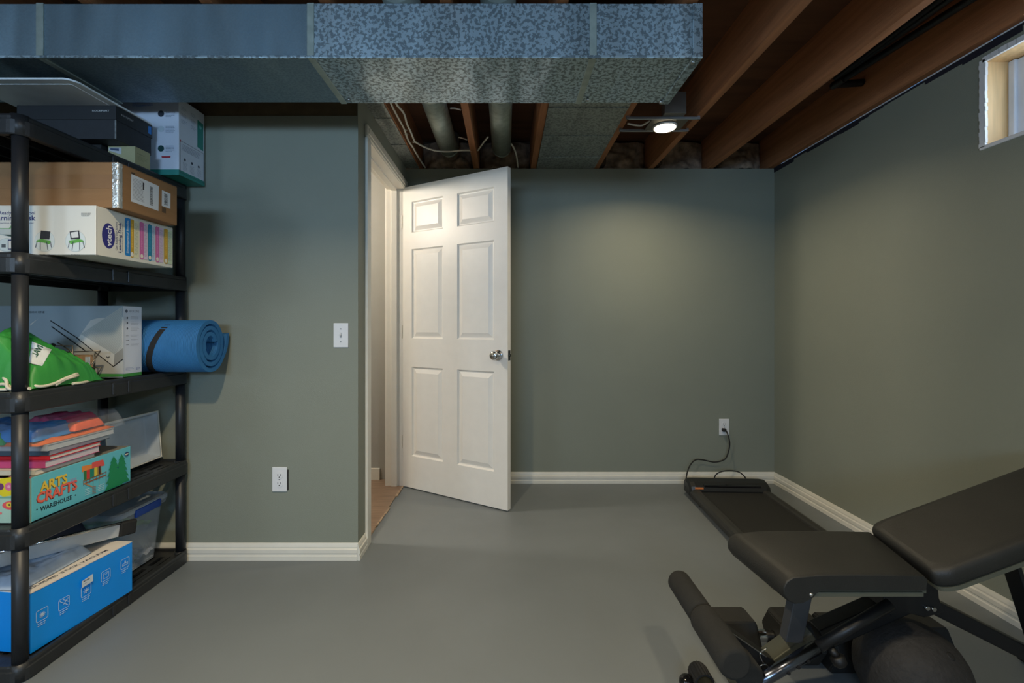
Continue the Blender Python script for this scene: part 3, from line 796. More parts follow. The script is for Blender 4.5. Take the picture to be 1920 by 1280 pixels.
# spiral section in (y,z); starts at the loose end behind, goes under, front, over
turns = 3.0; n = 150; th = .0165
outer, inner = [], []
def mpos(a):             # centre line of the layer, a = turned angle
    r = .107-.0232*a/(2*math.pi)
    if a < .9: r += .028*(1-a/.9)**1.2
    ang_ = R(18)-a
    return ((r*1.0)*math.cos(ang_)*.93, (r*1.12)*math.sin(ang_)+.1225), ang_
secs = []
for k in range(n+1):
    a = turns*2*math.pi*k/n
    (y,z),ag = mpos(a); ny, nz = math.cos(ag), math.sin(ag)
    secs.append(((y+ny*th/2,z+nz*th/2),(y-ny*th/2,z-nz*th/2)))
LM = .60; mb = MB(); rings = []
zmin = min(min(s_[0][1],s_[1][1]) for s_ in secs)
for X_ in (0,-LM):
    rings.append([[mb.bm.verts.new((X_,s_[q][0],s_[q][1]-zmin+.001)) for s_ in secs] for q in (0,1)])
for k in range(n):
    for q in (0,1):
        f = mb.bm.faces.new((rings[0][q][k],rings[0][q][k+1],rings[1][q][k+1],rings[1][q][k])); f.smooth = True
    for e_ in (0,1): mb.bm.faces.new((rings[e_][0][k],rings[e_][0][k+1],rings[e_][1][k+1],rings[e_][1][k]))
for k in (0,n): mb.bm.faces.new((rings[0][0][k],rings[0][1][k],rings[1][1][k],rings[1][0][k]))
mb.build('rolled_foam', M_mat, t)
st = MB()
pts = []
for k in range(40):
    a = .9+2*math.pi*k/40
    if True:
        (y,z),ag = mpos(a if a > .9 else a); r_ = .1
        pts.append((-.185+.045*math.sin(ag)-0.0, y+math.cos(ag)*.009, z-zmin+math.sin(ag)*.009))
for (dx) in (0,):
    V = [[st.bm.verts.new((p_[0]+e_, p_[1], p_[2])) for e_ in (-.013,.013)] for p_ in pts]
    V2 = [[st.bm.verts.new((p_[0]+e_, p_[1]*.985, .1225+(p_[2]-.1225)*.985)) for e_ in (-.013,.013)] for p_ in pts]
    m_ = len(pts)
    for i in range(m_):
        j = (i+1)%m_
        st.bm.faces.new((V[i][0],V[j][0],V[j][1],V[i][1])); st.bm.faces.new((V2[i][0],V2[i][1],V2[j][1],V2[j][0]))
        for e_ in (0,1): st.bm.faces.new((V[i][e_],V[j][e_],V2[j][e_],V2[i][e_]))
st.build('elastic_strap', mat('black_strap',(34,32,32),.8), t)

# ---- heaps (height fields over a shelf) -----------------------------------------------
def heap(x0,x1,y0,y1,z,hf,nu=70,nv=50):
    mb = MB()
    def fn(u,v): 
        x = x0+(x1-x0)*u; y = y0+(y1-y0)*v
        return (x,y,z+hf(u,v,x,y))
    mb.grid(fn,nu,nv)
    # closed underneath
    a = [mb.bm.verts.new((x0,y0,z)),mb.bm.verts.new((x1,y0,z)),mb.bm.verts.new((x1,y1,z)),mb.bm.verts.new((x0,y1,z))]
    mb.bm.faces.new(a[::-1])
    return mb
def N(x,y,s=0,f=1): return noise.noise(Vector((x*f+s,y*f-s,s*1.7)))
BX0,BX1,BY0,BY1 = -2.02,-1.488,1.43,1.690
def bag_h(u,v,x,y):
    e = min(u/.12,1)*min((1-u)/.03,1)*min(v/.10,1)*min((1-v)/.12,1); e = max(e,0)**.5
    px_ = (x+1.655)/.20; py_ = (y-1.545)/.13
    base = .182*math.exp(-(abs(px_)**1.7*(1.25 if px_ > 0 else .30)+py_*py_*(.9 if py_ > 0 else .35)))
    a = math.atan2(y-1.66,x+1.47)
    wr = -.016*(abs(math.sin(a*8+3*N(x,y,2,8)))**.6)*max(0,1-abs(px_)*.6) + .020*N(x,y,5,14) - .012*abs(N(x,y,9,26)) + .004*N(x,y,19,60)
    fold = -.022*math.exp(-((x+1.80+.3*(y-1.5))/.018)**2) - .014*math.exp(-((y-1.50-.5*(x+1.6))/.012)**2)
    return max(.004, e*(base+wr+fold+.012))
t = thing('drawstring_bag','crumpled green drawstring bag with a white patch on the middle shelf','bag',(0,0,0))
M_green = mat('green_nylon',(52,146,62),.5,var=.10,scale=6,bump=.15,bscale=500)
heap(BX0,BX1,BY0,BY1,Z3+.002,bag_h,110,80).build('bag_body', M_green, t)
def bag_at(px,py,off=.0015):
    d_ = at(px,py,1)-Vector((0,0,EYE)); o_ = Vector((0,0,EYE)); s_ = 1.30
    while s_ < 1.9:
        p_ = o_+d_*s_
        if BX0 < p_.x < BX1 and BY0 < p_.y < BY1:
            u=(p_.x-BX0)/(BX1-BX0); v=(p_.y-BY0)/(BY1-BY0)
            if p_.z <= Z3+.002+bag_h(u,v,p_.x,p_.y)+off: return p_
        s_ += .0015
    return None
def drape(c4, nu, nv, name, m, off, parent, inside=None):
    mb = MB(); g = {}
    for i in range(nu+1):
        for j in range(nv+1):
            u,v=i/nu,j/nv
            px_ = (c4[0][0]*(1-u)+c4[1][0]*u)*(1-v)+(c4[3][0]*(1-u)+c4[2][0]*u)*v
            py_ = (c4[0][1]*(1-u)+c4[1][1]*u)*(1-v)+(c4[3][1]*(1-u)+c4[2][1]*u)*v
            p_ = bag_at(px_,py_,off)
            if p_: g[i,j] = mb.bm.verts.new(p_)
    for i in range(nu):
        for j in range(nv):
            k_ = [(i,j),(i+1,j),(i+1,j+1),(i,j+1)]
            if all(q in g for q in k_):
                f = mb.bm.faces.new([g[q] for q in k_]); f.smooth = True
    return mb.build(name, m, parent)
drape([(60,640),(97,655),(79,686),(54,680)],26,20,'white_patch',mat('white_bag_patch',(214,222,226),.6),.004,t)
# lettering, upside down on the patch
cu = bpy.data.curves.new('t','FONT'); cu.body = 'IVAL'; cu.size = 1; cu.offset = .015
ob = bpy.data.objects.new('t',cu); me = bpy.data.meshes.new_from_object(ob); bpy.data.objects.remove(ob)
bmt = bmesh.new(); bmt.from_mesh(me); bmesh.ops.subdivide_edges(bmt, edges=bmt.edges[:], cuts=1)
xs = [v.co.x for v in bmt.verts]; x0_,w0_ = min(xs), max(xs)-min(xs); bad = []
for v in bmt.verts:
    s_ = (v.co.x-x0_)/w0_; h_ = v.co.y/.72
    px_ = 81-s_*12-h_*11; py_ = 650+s_*19-h_*4.5
    p_ = bag_at(px_,py_,.0075)
    if p_: v.co = p_
    else: bad.append(v)
bmesh.ops.delete(bmt, geom=bad, context='VERTS')
me2 = bpy.data.meshes.new('patch_lettering'); bmt.to_mesh(me2); bmt.free(); me2.materials.append(mat('dark_green_print',(30,90,60),.5))
o = bpy.data.objects.new('patch_lettering',me2); COL.objects.link(o); o.parent = t
def onbag(px_,py_,D): 
    p_ = at(px_,py_,D); p_.z = max(p_.z, Z3+.006); return p_
for pts in ([at(-10,713,1.44),at(10,709,1.45),at(30,713,1.44),at(60,722,1.44),at(90,724,1.46),at(115,718,1.50),at(128,710,1.53),at(140,702,1.57),at(146,700,1.60)],
            [at(118,722,1.50),at(130,712,1.53),at(142,705,1.57),at(148,702,1.61)],
            [at(140,714,1.60),at(150,710,1.63),at(165,708,1.66),at(172,712,1.66),at(158,717,1.60),at(140,719,1.56)],
            [at(-12,722,1.43),at(8,720,1.43),at(20,726,1.43),at(10,732,1.42),at(-10,730,1.42)],
            [at(5,706,1.44),at(12,714,1.43),at(14,726,1.42),at(26,731,1.42),at(60,728,1.42)]):
    MB().tube(smooth([Vector((p_.x if p_.x < -1.484 else -1.484, p_.y, max(p_.z,Z3+.005))) for p_ in pts],5),.0048,8).build('cord', mat('cream_cord',(214,206,184),.8,bump=.5,bscale=300), t)

# ---- wire stand and small wooden board -------------------------------------------------
t = thing('wire_stand','thin bent wire display stand between green bag and grey box','wire stand',(0,0,0))
YW = 1.70
def w(px_,py_,dy=0): 
    p_ = at(px_,py_,YW+dy); p_.z = max(p_.z,Z3+.003); return p_
M_wire = mat('bronze_wire',(120,112,100),.35,.8)
for pts in ([w(82,648),w(136,648),w(137,702)],[w(108,642,.02),w(118,648,.01),w(130,656),w(140,668)],[w(112,660,.03),w(188,658,.03)],[w(178,662,.03),w(177,702,.03)],[w(188,658,.03),w(166,690,.0),w(166,705,.0)],[w(150,689,.02),w(190,689,.02),w(183,701,.02),w(168,700,.02)],[w(137,702),w(180,703)]):
    MB().tube(pts,.0024,8).build('wire', M_wire, t)
MB().sphere(w(99,647),.008,12,8).build('knob', M_rub, t)
tt = thing('wooden_block','small flat wooden board leaning in the wire stand','board',(0,0,0))
a_,b_2 = w(113,665,.035), w(167,703,.035)
MB().box((a_.x,YW+.04,Z3+.002),(b_2.x,YW+.052,a_.z),.001).build('board', mat('plywood_board',(176,140,104),.6,var=.12,scale=9,stretch=(12,1,1)), tt)
MB().box((w(143,0).x,YW+.036,Z3+.012),(w(151,0).x,YW+.0395,w(0,670).z)).build('label_strip', mat('blue_white_strip',(196,208,218),.5,var=.2,scale=90), tt)

# ---- arts and crafts box ---------------------------------------------------------------
Z2 = .476
X,Y = -1.505,1.446
t = carton('craft_kit_box','turquoise arts and crafts kit box with printed pine trees','box',X,Y,Z2,.42,.380,.1405,mat('turquoise_print',(104,196,212),.4,var=.03),.001,flaps=False)
MB().box((-.418,.002,.1405),(-.002,.378,.142)).build('lid', mat('grey_brown_board',(128,124,114),.7), t)
c = sconv(X,Z2,Y); p = Print((0,0,0),*SIDE,conv=c)
dk=(60,56,50)
def sk(txt,px_,py_,size,w_,col,dark=None,b_=.03):
    u_,v_ = c(px_,py_)
    if dark: p.text(txt,u_-.0022,v_-.0024,size,dark,width=w_,raw=True,bold=b_)
    p.text(txt,u_,v_,size,col,width=w_,raw=True,bold=b_)
sk('ARTS',75,922,.031,.092,(238,200,72),(110,96,40))
sk('CRAFTS',69,944,.033,.138,(240,110,92),(130,52,46))
sk('WAREHOUSE',75,959,.015,.108,(24,30,40),None,.02)
p.ell(69,955,.0022,.0022,(24,30,40)); p.ell(141,928,.0022,.0022,(24,30,40))
p.text('CRAZY ART',*(c(131,899)[0],c(131,899)[1]-.004),.005,(212,120,180),width=.024,raw=True); p.text('CREATE',*(c(131,899)[0],c(131,899)[1]-.012),.006,(212,120,180),width=.024,raw=True)
# tree house
q = lambda a,b:c(a,b)
p.poly([(153,885),(172,879),(172,870),(153,874)],(236,140,70)); p.poly([(172,879),(196,872),(193,861),(172,867)],(226,90,84))
p.poly([(157,901),(190,889),(189,874),(156,883)],(180,150,70))
for a,b,cc in ((157,162,(40,120,70)),(162,168,(214,60,60)),(168,176,(30,130,110)),(176,181,(226,200,70)),(184,188,(60,40,60))): p.poly([(a,900-(a-157)*.36),(b,900-(b-157)*.36),(b,883-(b-157)*.33),(a,883-(a-157)*.33)],cc)
p.line((156,907),(198,890),.004,(150,84,50)); p.line((156,902),(199,884),.002,(130,70,40))
for a in (156,162,168,174,180,186,192,198): p.line((a,910-(a-156)*.4),(a,900-(a-156)*.4),.002,(150,90,60)); p.k -= 1
p.line((157,906),(172,912),.004,(190,140,90))
for a in (174,185,198): p.line((a,900-(a-174)*.4),(a,918-(a-174)*.4),.0012,(150,120,100))
for k in range(5): p.line((172,913+k*3),(179,911+k*3),.0022,(170,110,80))
for k in range(4): p.line((158,918+k*3.4),(168,914.5+k*3.4),.0014,(216,232,236)); p.line((182,911+k*3.2),(194,906+k*3.2),.0014,(216,232,236))
def tree(cx_,top_,bot_,w_):
    pts=[]; n_=5; u0,v0 = c(cx_,top_); u1,v1 = c(cx_,bot_)
    L=[]; Rr=[]
    for k in range(n_):
        f0=(k+1)/n_; 
        L += [(-w_*(.25+.75*f0), f0),( -w_*(.25+.75*f0)*.62, f0-.02)]
    pl=[(u0,v0)]+[(u0+a_,v0+(v1-v0)*f_) for a_,f_ in L]
    pr=[(u0-a_,v0+(v1-v0)*f_) for a_,f_ in reversed(L)]
    pl = pl[:-1]; pr = pr[1:]
    p.poly(pl+pr,(28,140,90),raw=True)
tree(212,855,914,.040); tree(227,851,906,.038)
u_,v_ = c(236.5,851); p.ell(u_,v_,.010,.0085,(40,60,110),raw=True); p.ell(u_,v_,.0085,.003,(230,226,190),raw=True)
p.build('side_print',t)
c = fconv(Y,Z2,X); p = Print((0,0,0),*FRONT,conv=c)
p.poly([(-60,980),(59,980),(59,895),(-60,895)],(170,206,190))
p.poly([(-60,908),(26,892),(26,897),(59,897),(59,894),(-60,894)],(232,120,130))
p.poly([(-60,905),(30,893),(40,926),(6,931),(-10,922),(-60,930)],(224,206,40))
p.ell(1,912,.011,.011,(110,60,110)); p.ell(17,912,.013,.013,(216,110,150)); p.ell(17,912,.005,.005,(236,170,190))
p.poly([(-60,926),(0,931),(28,930),(28,934),(-60,934)],(120,170,150))
p.ell(20,947,.026,.0135,(226,90,96)); p.ell(18,946,.011,.008,(232,200,70)); p.ell(18,946,.003,.003,(60,50,40))
p.ell(30,967,.014,.010,(226,90,96)); p.ell(2,962,.004,.004,(230,120,120))
p.build('front_print',t)

# ---- stack of books and papers on it ------------------------------------------------------
zz = Z2+.1425
def book(name,label,x1,y0,w_,d_,h_,cov,page=(214,208,200),yaw=0,spine=None):
    global zz
    t = thing(name,label,'book' if 'book' in name else name.split('_')[-1],(x1,y0,zz),R(yaw))
    cm = mat('cover_%02x%02x%02x'%cov,cov,.45,var=.05)
    MB().box((-w_+.003,.002,.0015),(-.002,d_-.002,h_-.0015)).build('pages', mat('page_block_%d'%page[1],page,.8,var=.10,scale=200,stretch=(.2,.2,6)), t)
    cb = MB().box((-w_,0,0),(0,d_,.0016),.0003).box((-w_,0,h_-.0016),(0,d_,h_),.0003).box((-w_,0,.0005),(0,.0016,h_-.0005))
    cb.build('cover', cm, t)
    zz += h_+.0004
    return t
book('drawing_book','cream paged drawing book, lowest on the turquoise kit box',-1.512,1.462,.38,.215,.016,(206,200,180))
book('picture_book','thick picture book with magenta spine under the red book',-1.500,1.482,.37,.200,.022,(190,70,120),(206,196,204))
tb_ = book('story_book','red spined story book lying on the magenta book',-1.498,1.495,.36,.19,.013,(196,34,44))
p = Print((0,0,.0),*FRONT); p.text('Paper Tales',-.012,.0035,.006,(226,120,110),width=.045,align='RIGHT',raw=True); p.build('spine_lettering',tb_) if False else p.bm.free()
book('sketch_pad','white sketch pad with a dark blue back board',-1.505,1.50,.37,.235,.017,(74,92,104),(196,198,202),yaw=1)
book('paper_folder','pale grey folder stuffed with sheets below the colourful foam bag',-1.500,1.49,.40,.25,.020,(170,176,180),(184,188,192),yaw=-1)
# bag of craft foam
z0_ = zz
t = thing('craft_foam_bag','clear bag of orange, blue and pink craft pieces on top of the book stack','craft bag',(0,0,0))
def foam(name,col,x0,x1,y0,y1,z,h,seed):
    def hf(u,v,x,y):
        e=max(0,min(u/.08,1)*min((1-u)/.1,1)*min(v/.1,1)*min((1-v)/.15,1))**.5
        return max(.001,e*(h+.010*N(x,y,seed,16)+.005*math.sin(x*120+8*N(x,y,seed,9))))
    heap(x0,x1,y0,y1,z,hf,60,40).build(name, mat(name+'_col',col,.6,var=.12,scale=30), t)
foam('orange_foam',(226,110,50),-1.93,-1.512,1.47,1.76,z0_,.018,1)
foam('blue_foam',(34,120,190),-1.93,-1.530,1.475,1.70,z0_+.012,.036,4)
foam('green_foam',(60,150,60),-1.93,-1.62,1.468,1.55,z0_+.004,.03,6)
foam('pink_foam',(176,50,90),-1.72,-1.56,1.62,1.76,z0_+.026,.034,9)
foam('orange_piece',(236,100,60),-1.57,-1.515,1.60,1.72,z0_+.018,.026,12)
def film(u,v,x,y):
    e=max(0,min(u/.05,1)*min((1-u)/.06,1)*min(v/.05,1)*min((1-v)/.06,1))**.4
    return max(.001,e*(.066+.014*N(x,y,21,14)+.006*abs(N(x,y,31,40))))
heap(-1.95,-1.503,1.462,1.80,z0_+.0005,film,80,60).build('clear_bag', mat('clear_film',(235,240,245),.12,trans=0,alpha=.10,var=0,bump=.6,bscale=60,spec=.8), t)

# translucent tray leaning behind
t = thing('plastic_tray','frosted white plastic tray standing on its side behind the books','tray',(-1.640,1.842,Z2))
tr = MB()
def trp(ins,dx,z0=.010,z1=.226): return [(dx,ins,z0+ins),(dx,.282-ins,z0+ins),(dx,.282-ins,z1-ins),(dx,ins,z1-ins)]
sh = Matrix(((1,0,-.10,0),(0,1,.02,0),(0,0,1,0),(0,0,0,1)))
lv = [(0,.030),(0,.036),(.008,.036),(.010,.030),(.022,-.012),(.028,-.014)]
prev=None
for ins,dx in lv:
    ring=[tr.bm.verts.new(sh@Vector(q_)) for q_ in trp(ins,dx)]
    if prev:
        for i in range(4): tr.bm.faces.new((prev[i],prev[(i+1)%4],ring[(i+1)%4],ring[i]))
    prev=ring
tr.bm.faces.new(prev)
o=tr.build('tray_shell', mat('frosted_plastic',(206,216,226),.35,trans=.15), t)
md=o.modifiers.new('thick','SOLIDIFY'); md.thickness=.002
MB().tube([sh@Vector(q_) for q_ in ((.036,0,.012),(.036,.282,.012),(.036,.282,.226),(.036,0,.226))],.0032,8,closed=True).build('rim', mat('cream_rim',(222,220,210),.4), t)

# ---- bottom shelf -------------------------------------------------------------------------
Z1 = .058
t = carton('vacuum_box','bright blue stick vacuum box with white icons on the bottom shelf','box',-1.508,1.444,Z1,.40,.350,.190,mat('bright_blue_print',(10,146,244),.38,var=.02),.001,yaw=-math.atan2(.038,.348),flaps=False)
fl = MB(); rnd=random.Random(5)
pts=[(-.398,.001),(-.002,.001)]
edge=[]; yy=.001
fl.box((-.398,.001,.190),(-.0005,.349,.1925))
y=.0
while y < .345:
    L=rnd.uniform(.02,.07); x=rnd.uniform(-.0,.0018); fl.box((-.03,y,.1905),(x,min(y+L,.349),.1932)); y+=L
fl.build('top_flap', mat('white_flap',(224,216,206),.6), t)
p=Print((0,0,.1935),(0,1,0),(-1,0,0)); p.text('GUIDED STICK VACUUM',.02,.022,.014,(60,64,78),width=.255,raw=True,bold=.015); p.build('flap_lettering',t)
p=Print((0,0,0),*SIDE)
lt=(190,216,236)
def icon(u,v,kind):
    r_=[(u-.017,v-.018),(u+.017,v-.018),(u+.017,v+.018),(u-.017,v+.018)]
    rp=[]
    for (x_,y_,a0) in ((u+.013,v-.014,-90),(u+.013,v+.014,0),(u-.013,v+.014,90),(u-.013,v-.014,180)):
        for k in range(4): rp.append((x_+.004*math.cos(R(a0+k*30)),y_+.004*math.sin(R(a0+k*30))))
    p.ring(rp,.0016,lt)
    if kind==0:
        for k in range(6): p.line((u-.009*math.cos(k*math.pi/6),v-.009*math.sin(k*math.pi/6)),(u+.009*math.cos(k*math.pi/6),v+.009*math.sin(k*math.pi/6)),.0016,lt,raw=True)
    if kind==1:
        p.line((u-.014,v+.014),(u+.012,v-.012),.0016,lt,raw=True); p.line((u-.004,v+.015),(u+.014,v-.002),.0016,lt,raw=True)
        for k in range(3): p.line((u-.002+k*.005,v-.004+k*.004),(u+.004+k*.005,v+.006+k*.004),.0014,lt,raw=True)
    if kind==2:
        for k in range(4): p.line((u-.010*math.cos(k*math.pi/4),v-.010*math.sin(k*math.pi/4)),(u+.010*math.cos(k*math.pi/4),v+.010*math.sin(k*math.pi/4)),.0018,lt,raw=True)
        p.ell(u,v,.003,.003,lt,raw=True)
    if kind==3:
        p.ring([(u-.010,v-.010),(u+.010,v-.010),(u+.010,v+.010),(u-.010,v+.010)],.0015,lt); p.line((u-.008,v+.004),(u+.002,v+.004),.0014,lt,raw=True); p.line((u+.002,v+.004),(u+.008,v+.008),.0014,lt,raw=True)
    if kind==4:
        p.ring([(u-.011,v-.008),(u+.011,v-.008),(u+.011,v+.000),(u-.011,v+.000)],.0014,lt); p.poly([(u-.003,v),(u+.003,v),(u+.002,v+.010),(u-.002,v+.010)],lt,raw=True)
        for k in range(4): p.line((u-.008+k*.005,v-.008),(u-.008+k*.005,v-.004),.0012,lt,raw=True)
    p.greek(u-.014,v-.026,.028,2,.0065,.0022,lt,raw=True)
for k,(u,v) in enumerate(((.033,.105),(.098,.102),(.170,.104),(.240,.120),(.314,.126))): icon(u,v,k)
p.poly([(.152,.122),(.191,.126),(.191,.152),(.152,.146)],(206,216,224),raw=True); p.greek(.158,.140,.026,1,.006,.003,(50,60,80),raw=True); p.greek(.157,.132,.018,1,.006,.0015,(120,130,150),raw=True)
p.build('side_print',t)

t = thing('plastic_tote','clear plastic tote with blue handle behind the blue box','storage tote',(-1.585,1.858,Z1))
def totep(ins,z,g): return [(x,y,z) for x,y in rr(-.29+ins-g,0+ins-g,0-ins+g,.215-ins+g,.035)]
tm = mat('clear_tote_plastic',(205,216,228),.18,alpha=.34,var=.1,scale=12,spec=.6)
tb2=MB(); prev=None
for z,g in ((.0,0),(.235,.020),(.240,.032),(.262,.034),(.266,.030)):
    ring=[tb2.bm.verts.new(q_) for q_ in totep(0,z,g)]
    if prev:
        for i in range(len(ring)): tb2.bm.faces.new((prev[i],prev[(i+1)%len(ring)],ring[(i+1)%len(ring)],ring[i]))
    else: tb2.bm.faces.new(ring)
    prev=ring
tb2.build('tote_body', tm, t, smooth=False)
lb=MB(); prev=None
for z,g in ((.258,.036),(.272,.036),(.276,.030),(.268,.020),(.268,.0)):
    ring=[lb.bm.verts.new(q_) for q_ in totep(0,z,g)]
    if prev:
        for i in range(len(ring)): lb.bm.faces.new((prev[i],prev[(i+1)%len(ring)],ring[(i+1)%len(ring)],ring[i]))
    prev=ring
lb.bm.faces.new(prev); lb.build('tote_lid', mat('cloudy_lid',(196,208,222),.2,alpha=.55,var=.1), t)
MB().box((.030,.045,.235),(.042,.185,.268),.005).build('handle', mat('blue_handle',(34,74,160),.3), t)
def pc(u,v,x,y): return .10+.05*N(x,y,3,12)+.02*N(x,y,7,40)
tt = thing('green_cloth','light green cloth packed inside the clear tote','cloth',(0,0,0))
heap(-1.83,-1.598,1.875,2.055,Z1+.03,lambda u,v,x,y:.145+.03*N(x,y,3,12)+.012*N(x,y,7,40),40,30).build('folded_cloth', mat('pale_green_cloth',(130,176,104),.9,var=.2,scale=18), tt)
heap(-1.84,-1.592,1.868,2.062,Z1+.004,lambda u,v,x,y:.030+.012*N(x,y,13,60),50,40).build('cloth_edge', mat('crinkled_grey_lining',(170,178,196),.5,var=.3,scale=50), tt)

def dk_h(u,v,x,y):
    e=max(0,min(u/.12,1)*min((1-u)/.1,1)*min(v/.1,1)*min((1-v)/.1,1))**.5
    return max(.004,e*(.085+.035*N(x,y,3,7)+.018*abs(N(x,y,8,20))))
o=heap(-1.95,-1.68,1.60,1.84,Z1+.1945,dk_h,80,60).build('dark_jacket', mat('dark_navy_nylon',(44,46,62),.45,var=.2,scale=12,bump=.3,bscale=60)); tag(o,'dark navy jacket bundled on top of the blue box','jacket')
def pl_h(u,v,x,y):
    e=max(0,min(u/.06,1)*min((1-u)/.05,1)*min(v/.08,1)*min((1-v)/.08,1))**.5
    return max(.002,e*(.030+.016*N(x,y,13,12)+.010*abs(N(x,y,8,30))))
o=heap(-1.92,-1.545,1.455,1.70,Z1+.194,pl_h,80,60).build('plastic_sleeve', mat('milky_plastic_film',(176,190,208),.25,var=.25,scale=9,bump=.4,bscale=40)); tag(o,'milky clear plastic sleeve spread on the blue box','plastic sleeve')
# long bar with black ends
t = thing('metal_bar','flat silver bar with black end caps lying across the blue box','bar',(0,0,0))
A_=Vector((-1.665,1.490,.333)); B_=Vector((-1.530,1.800,.293)); dd=(B_-A_).normalized()
MB().beam(A_,B_,.016,.052,.004).build('bar_profile', mat('satin_aluminium',(200,206,212),.35,.45,var=.03), t)
MB().tube([A_+Vector((.004,0,.024)),B_+Vector((.004,0,.024))],.006,10).build('top_edge', M_chrome, t)
MB().beam(B_,B_+dd*.058,.024,.056,.006).build('end_cap', M_rub, t)
MB().beam(A_-dd*.16,A_,.024,.054,.006).build('end_cap', M_rub, t)
# =============================== TREADMILL ====================================
t = thing('walking_pad_treadmill','flat black walking treadmill on the floor in the back corner','treadmill',(1.410,2.955,0),R(-3.0))
L_=1.06
MB().box((-.222,-L_,.03),(.222,-.10,.062),.004).build('running_belt', mat('black_belt',(30,30,28),.7,var=.15,scale=60,bump=.3,bscale=500), t)
MB().box((-.235,-L_+.01,.020),(.235,-.02,.045),.006).build('deck', M_bmet, t)
for s_ in (-1,1):
    rl = MB(); prof=[(.186,.060),(.190,.071),(.200,.077),(.222,.077),(.238,.070),(.246,.052),(.246,.030),(.232,.018),(.192,.020)]
    a=[rl.bm.verts.new((s_*x,-L_-.004,z)) for x,z in prof]; b=[rl.bm.verts.new((s_*x,-.085,z)) for x,z in prof]; k=len(prof)
    for i in range(k): rl.bm.faces.new((a[i],a[(i+1)%k],b[(i+1)%k],b[i]))
    rl.bm.faces.new(a); rl.bm.faces.new(b[::-1]); rl.build('side_rail', mat('black_rail_plastic',(46,46,44),.5,var=.1), t)
    MB().cyl((s_*.205,-.20,0),(s_*.205,-.20,.026),.020,n=16).build('foot', M_rub, t)
    MB().cyl((s_*.205,-L_+.08,0),(s_*.205,-L_+.08,.026),.020,n=16).build('foot', M_rub, t)
hd = MB()
hp=[(0,.030),(0,.098),(-.012,.114),(-.040,.120),(-.085,.112),(-.122,.094),(-.132,.070),(-.130,.030)]
def hs(x,sc): return [(x,y*sc,.03+(z-.03)*sc) for y,z in hp]
xs_=[-.248,-.240,-.215,.215,.240,.248]; sc_=[.78,.95,1,1,.95,.78]
rings=[[hd.bm.verts.new(q_) for q_ in hs(x,sc)] for x,sc in zip(xs_,sc_)]
for A__,B__ in zip(rings,rings[1:]):
    for i in range(len(A__)): hd.bm.faces.new((A__[i],A__[(i+1)%len(A__)],B__[(i+1)%len(A__)],B__[i]))
hd.bm.faces.new(rings[0]); hd.bm.faces.new(rings[-1][::-1])
hd.build('motor_hood', mat('black_hood_plastic',(34,35,35),.35,var=.06), t)
MB().box((-.165,-.125,.088),(.185,-.060,.1045),.006).build('display_panel', mat('gloss_black_panel',(18,18,20),.12), t)
MB().obox((-.196,-.1285,.085),(.052,.004,.011),Matrix.Rotation(R(-25),3,'X'),.001).build('orange_badge', mat('orange_badge_print',(190,112,56),.5), t)
def lp(px,py,D):
    v=at(px,py,D)-Vector((1.410,2.955,0)); return Matrix.Rotation(R(3.0),3,'Z')@v
cp=[lp(1357,806,3.165),lp(1362,808,3.14),lp(1367,822,3.11),lp(1368,836,3.11),lp(1363,855,3.11),lp(1355,863,3.11),lp(1338,866,3.11),lp(1318,862,3.11),lp(1304,862,3.10),lp(1294,872,3.08),lp(1288,888,3.05),lp(1286,905,2.98),lp(1287,913,2.93),lp(1300,917,2.90)]
MB().tube(smooth(cp,6),.0042,10).build('power_cord', M_rub, t)
MB().tube(smooth([lp(1338,900,2.99),lp(1343,889,2.99),lp(1356,883,2.99),lp(1372,882,2.99),lp(1386,885,2.99),lp(1396,893,2.99),lp(1400,902,2.99)],6),.0038,10).build('cord_loop', M_rub, t)
pv=lp(1357,805.5,3.168); MB().obox(pv+Vector((0,-.004,0)),(.026,.030,.022),None,.006).build('plug', M_rub, t)

# =============================== WORKOUT BENCH ================================
t = thing('workout_bench','adjustable black padded workout bench with foam leg rollers','workout bench',(0,0,0))
def pad(name, pts, zc, thick, frame, m, rnd_=.018, parent=t):
    """rounded pad: outline pts in local (a,b), frame maps (a,b,h)->world"""
    mb=MB(); lay=[(.012,0),(.004,.003),(0,.010),(0,thick-rnd_),(.003,thick-rnd_*.45),(.010,thick-rnd_*.12),(.024,thick)]
    cx_=sum(p_[0] for p_ in pts)/len(pts); cy_=sum(p_[1] for p_ in pts)/len(pts); prev=None
    wx=max(abs(p_[0]-cx_) for p_ in pts); wy=max(abs(p_[1]-cy_) for p_ in pts)
    for ins,h in lay:
        ring=[mb.bm.verts.new(frame(cx_+(x-cx_)*(1-ins/wx),cy_+(y-cy_)*(1-ins/wy),h)) for x,y in pts]
        if prev:
            for i in range(len(ring)):
                f=mb.bm.faces.new((prev[i],prev[(i+1)%len(ring)],ring[(i+1)%len(ring)],ring[i])); f.smooth=True
        else: mb.bm.faces.new(ring)
        prev=ring
    # domed top
    ring=[mb.bm.verts.new(frame(cx_+(x-cx_)*(1-.030/wx),cy_+(y-cy_)*(1-.030/wy),thick)) for x,y in pts]
    for i in range(len(ring)): mb.bm.faces.new((prev[i],prev[(i+1)%len(ring)],ring[(i+1)%len(ring)],ring[i]))
    mb.bm.faces.new(ring)
    return mb.build(name,m,parent)
def rpoly(pts,r,n=5):          # round the corners of a polygon
    out=[]; k=len(pts)
    for i in range(k):
        p0,p1,p2=Vector(pts[i-1]),Vector(pts[i]),Vector(pts[(i+1)%k]); a=(p0-p1).normalized(); b=(p2-p1).normalized()
        for j in range(n+1):
            s_=j/n; q0=p1+a*r*(1-s_)**2+b*r*s_**2; out.append((q0.x,q0.y))
    return out
